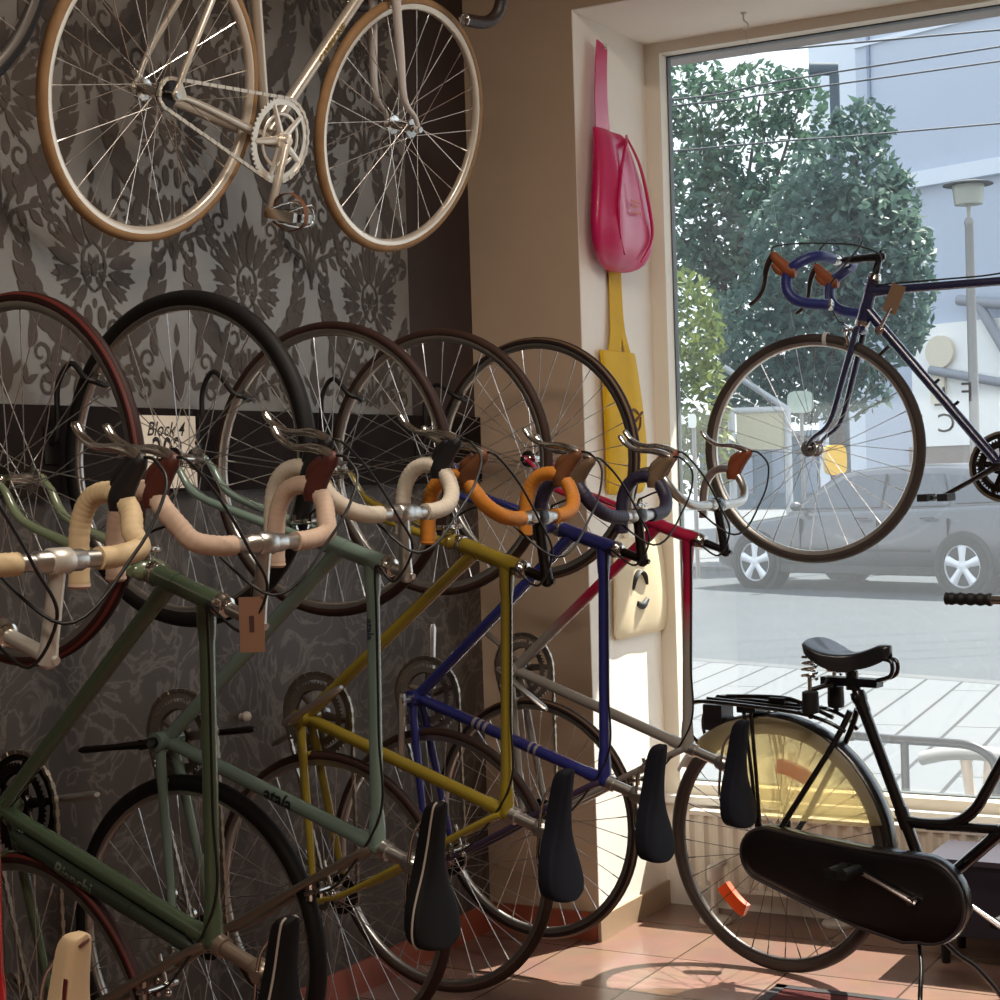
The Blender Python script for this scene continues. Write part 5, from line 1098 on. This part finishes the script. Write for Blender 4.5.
post_sign(800, 402, 26, 22, 25.5, mat('pale_sign', (.70, .74, .68), .5), 'small pale rectangular street sign on a thin post beside the shelter', 'sign', 'street_sign')
post_sign(833, 460, 20, 30, 23.5, mat('yellow_box', (.95, .72, .08), .45), 'yellow letter box on a post showing above the roof of the parked car', 'letter box', 'letter_box', .22, mat('plum_post', (.55, .36, .46), .5))
post_sign(677, 420, 14, 10, 22.8, mat('white_notice', (.90, .90, .86), .5), 'small white notice before the yellow-green bush, nearer the window reveal', 'sign', 'notice'); post_sign(692, 421, 8, 14, 22.6, MATS['white_notice'], 'small upright white notice before the yellow-green bush, farther from the reveal', 'sign', 'notice')
# tubular stand and bench just outside the glass
bk = tag(empty('bicycle_stand', Matrix.Translation((.9, 1.32, 0))), 'grey bent-tube bicycle stand on the pavement just outside the window', 'bicycle stand'); GT = mat('galvanised_tube', (.24, .24, .26), .4, .6)
mb = MB(); mb.curve([(-.16, 0, .442), (0, 0, .435), (.16, 0, .432), (.26, 0, .425), (.325, 0, .39), (.345, 0, .33), (.335, 0, .20), (.335, 0, 0)], .016, 10, 6); mb.cyl(V((.03, 0, 0)), V((.03, 0, .43)), .015, 10); mb.sphere((-.16, 0, .442), .021, 10, 6); mb.build('hoop', GT, bk)
mb = MB(); mb.cyl(V((-.42, .1, 0)), V((-.42, .1, .35)), .018, 10); mb.build('bollard', GT, bk)
bn = tag(empty('bench', Matrix.Translation((1.02, 1.75, 0))), 'low white bench with splayed legs outside the window behind the grey stand', 'bench'); WB = mat('bench_white', (.55, .55, .545), .5)
mb = MB(); mb.curve([(-.15, 0, .30), (-.06, 0, .322), (.05, 0, .33), (.17, 0, .322), (.26, 0, .315)], .026, 12, 5, flatten=2.2, up=(0, 0, 1)); mb.build('seat', WB, bn)
for a in (-1, 1): mb = MB(); mb.tube([(.055 + .045 * a, 0, .31), (.055 + .012 * a, 0, .0)], [.022, .014], 8); mb.build('leg', mat('bench_leg', (.78, .72, .66), .5), bn)
# vinyl lettering on the glass, read from the street
vn = tag(empty('window_lettering', Matrix.Translation((1.32, GY + .004, 1.46))), 'grey vinyl lettering on the shop window beyond the navy bike', 'lettering'); VG = mat('grey_vinyl', (.46, .46, .47), .5)
for s_, x_, z_ in (('L', -.035, .135), ('F', .045, .145), ('F', -.105, .055), ('C', -.02, .055)):
    vs, fs = text_mesh(s_, .082, 0, .0); mb = MB(); mb.add([(x_ - v.x, 0, z_ + v.y) for v in vs], fs); mb.build('letter', VG, vn, False)

# ------------------------------------------------------------------ light
w = bpy.data.worlds.new('sky'); scene.world = w; w.use_nodes = True; nt = w.node_tree; bg = nt.nodes['Background']
tc = nt.nodes.new('ShaderNodeTexCoord'); sp2 = nt.nodes.new('ShaderNodeSeparateXYZ'); rp2 = nt.nodes.new('ShaderNodeValToRGB')
rp2.color_ramp.elements[0].color = (.86, .90, .95, 1); rp2.color_ramp.elements[1].color = (.66, .78, .95, 1); rp2.color_ramp.elements[1].position = .8
nt.links.new(tc.outputs['Generated'], sp2.inputs[0]); nt.links.new(sp2.outputs['Z'], rp2.inputs['Fac']); nt.links.new(rp2.outputs['Color'], bg.inputs['Color']); bg.inputs['Strength'].default_value = SKY
def lamp(name, typ, energy, color, loc, look=None, **k):
    L = bpy.data.lights.new(name, typ); L.energy = energy; L.color = color; o = bpy.data.objects.new(name, L); COL.objects.link(o); o.location = loc
    for a, v in k.items(): setattr(L, a, v)
    if look is not None: o.rotation_euler = (V(look) - V(loc)).to_track_quat('-Z', 'Y').to_euler()
    return o
ts = V(SUN_DIR).normalized(); lamp('sun', 'SUN', SUN, (1, .93, .82), tuple(ts * 30), (0, 0, 0), angle=R(.6))
po = lamp('window_daylight_portal', 'AREA', 1, (1, 1, 1), (2.0, .66, 1.56), (2.0, -3, 1.56), shape='RECTANGLE', size=3.1, size_y=2.4); po.data.cycles.is_portal = True
lamp('warm_fill', 'AREA', FILL, (1, .88, .76), (2.3, -4.6, 3.26), (2.3, -4.6, 0), shape='RECTANGLE', size=1.6, size_y=.5)  # added area light to warm and brighten the room, no fixture
lamp('warm_fill', 'AREA', FILL2, (1, .88, .76), (2.0, -1.9, 3.26), (2.0, -1.9, 0), shape='RECTANGLE', size=1.2, size_y=.3)  # second added fill of the same kind, nearer the window
vs_ = scene.view_settings; vs_.view_transform = 'Standard'; vs_.look = 'None'; vs_.gamma = 1.0; vs_.exposure = EXPO; vs_.use_curve_mapping = False
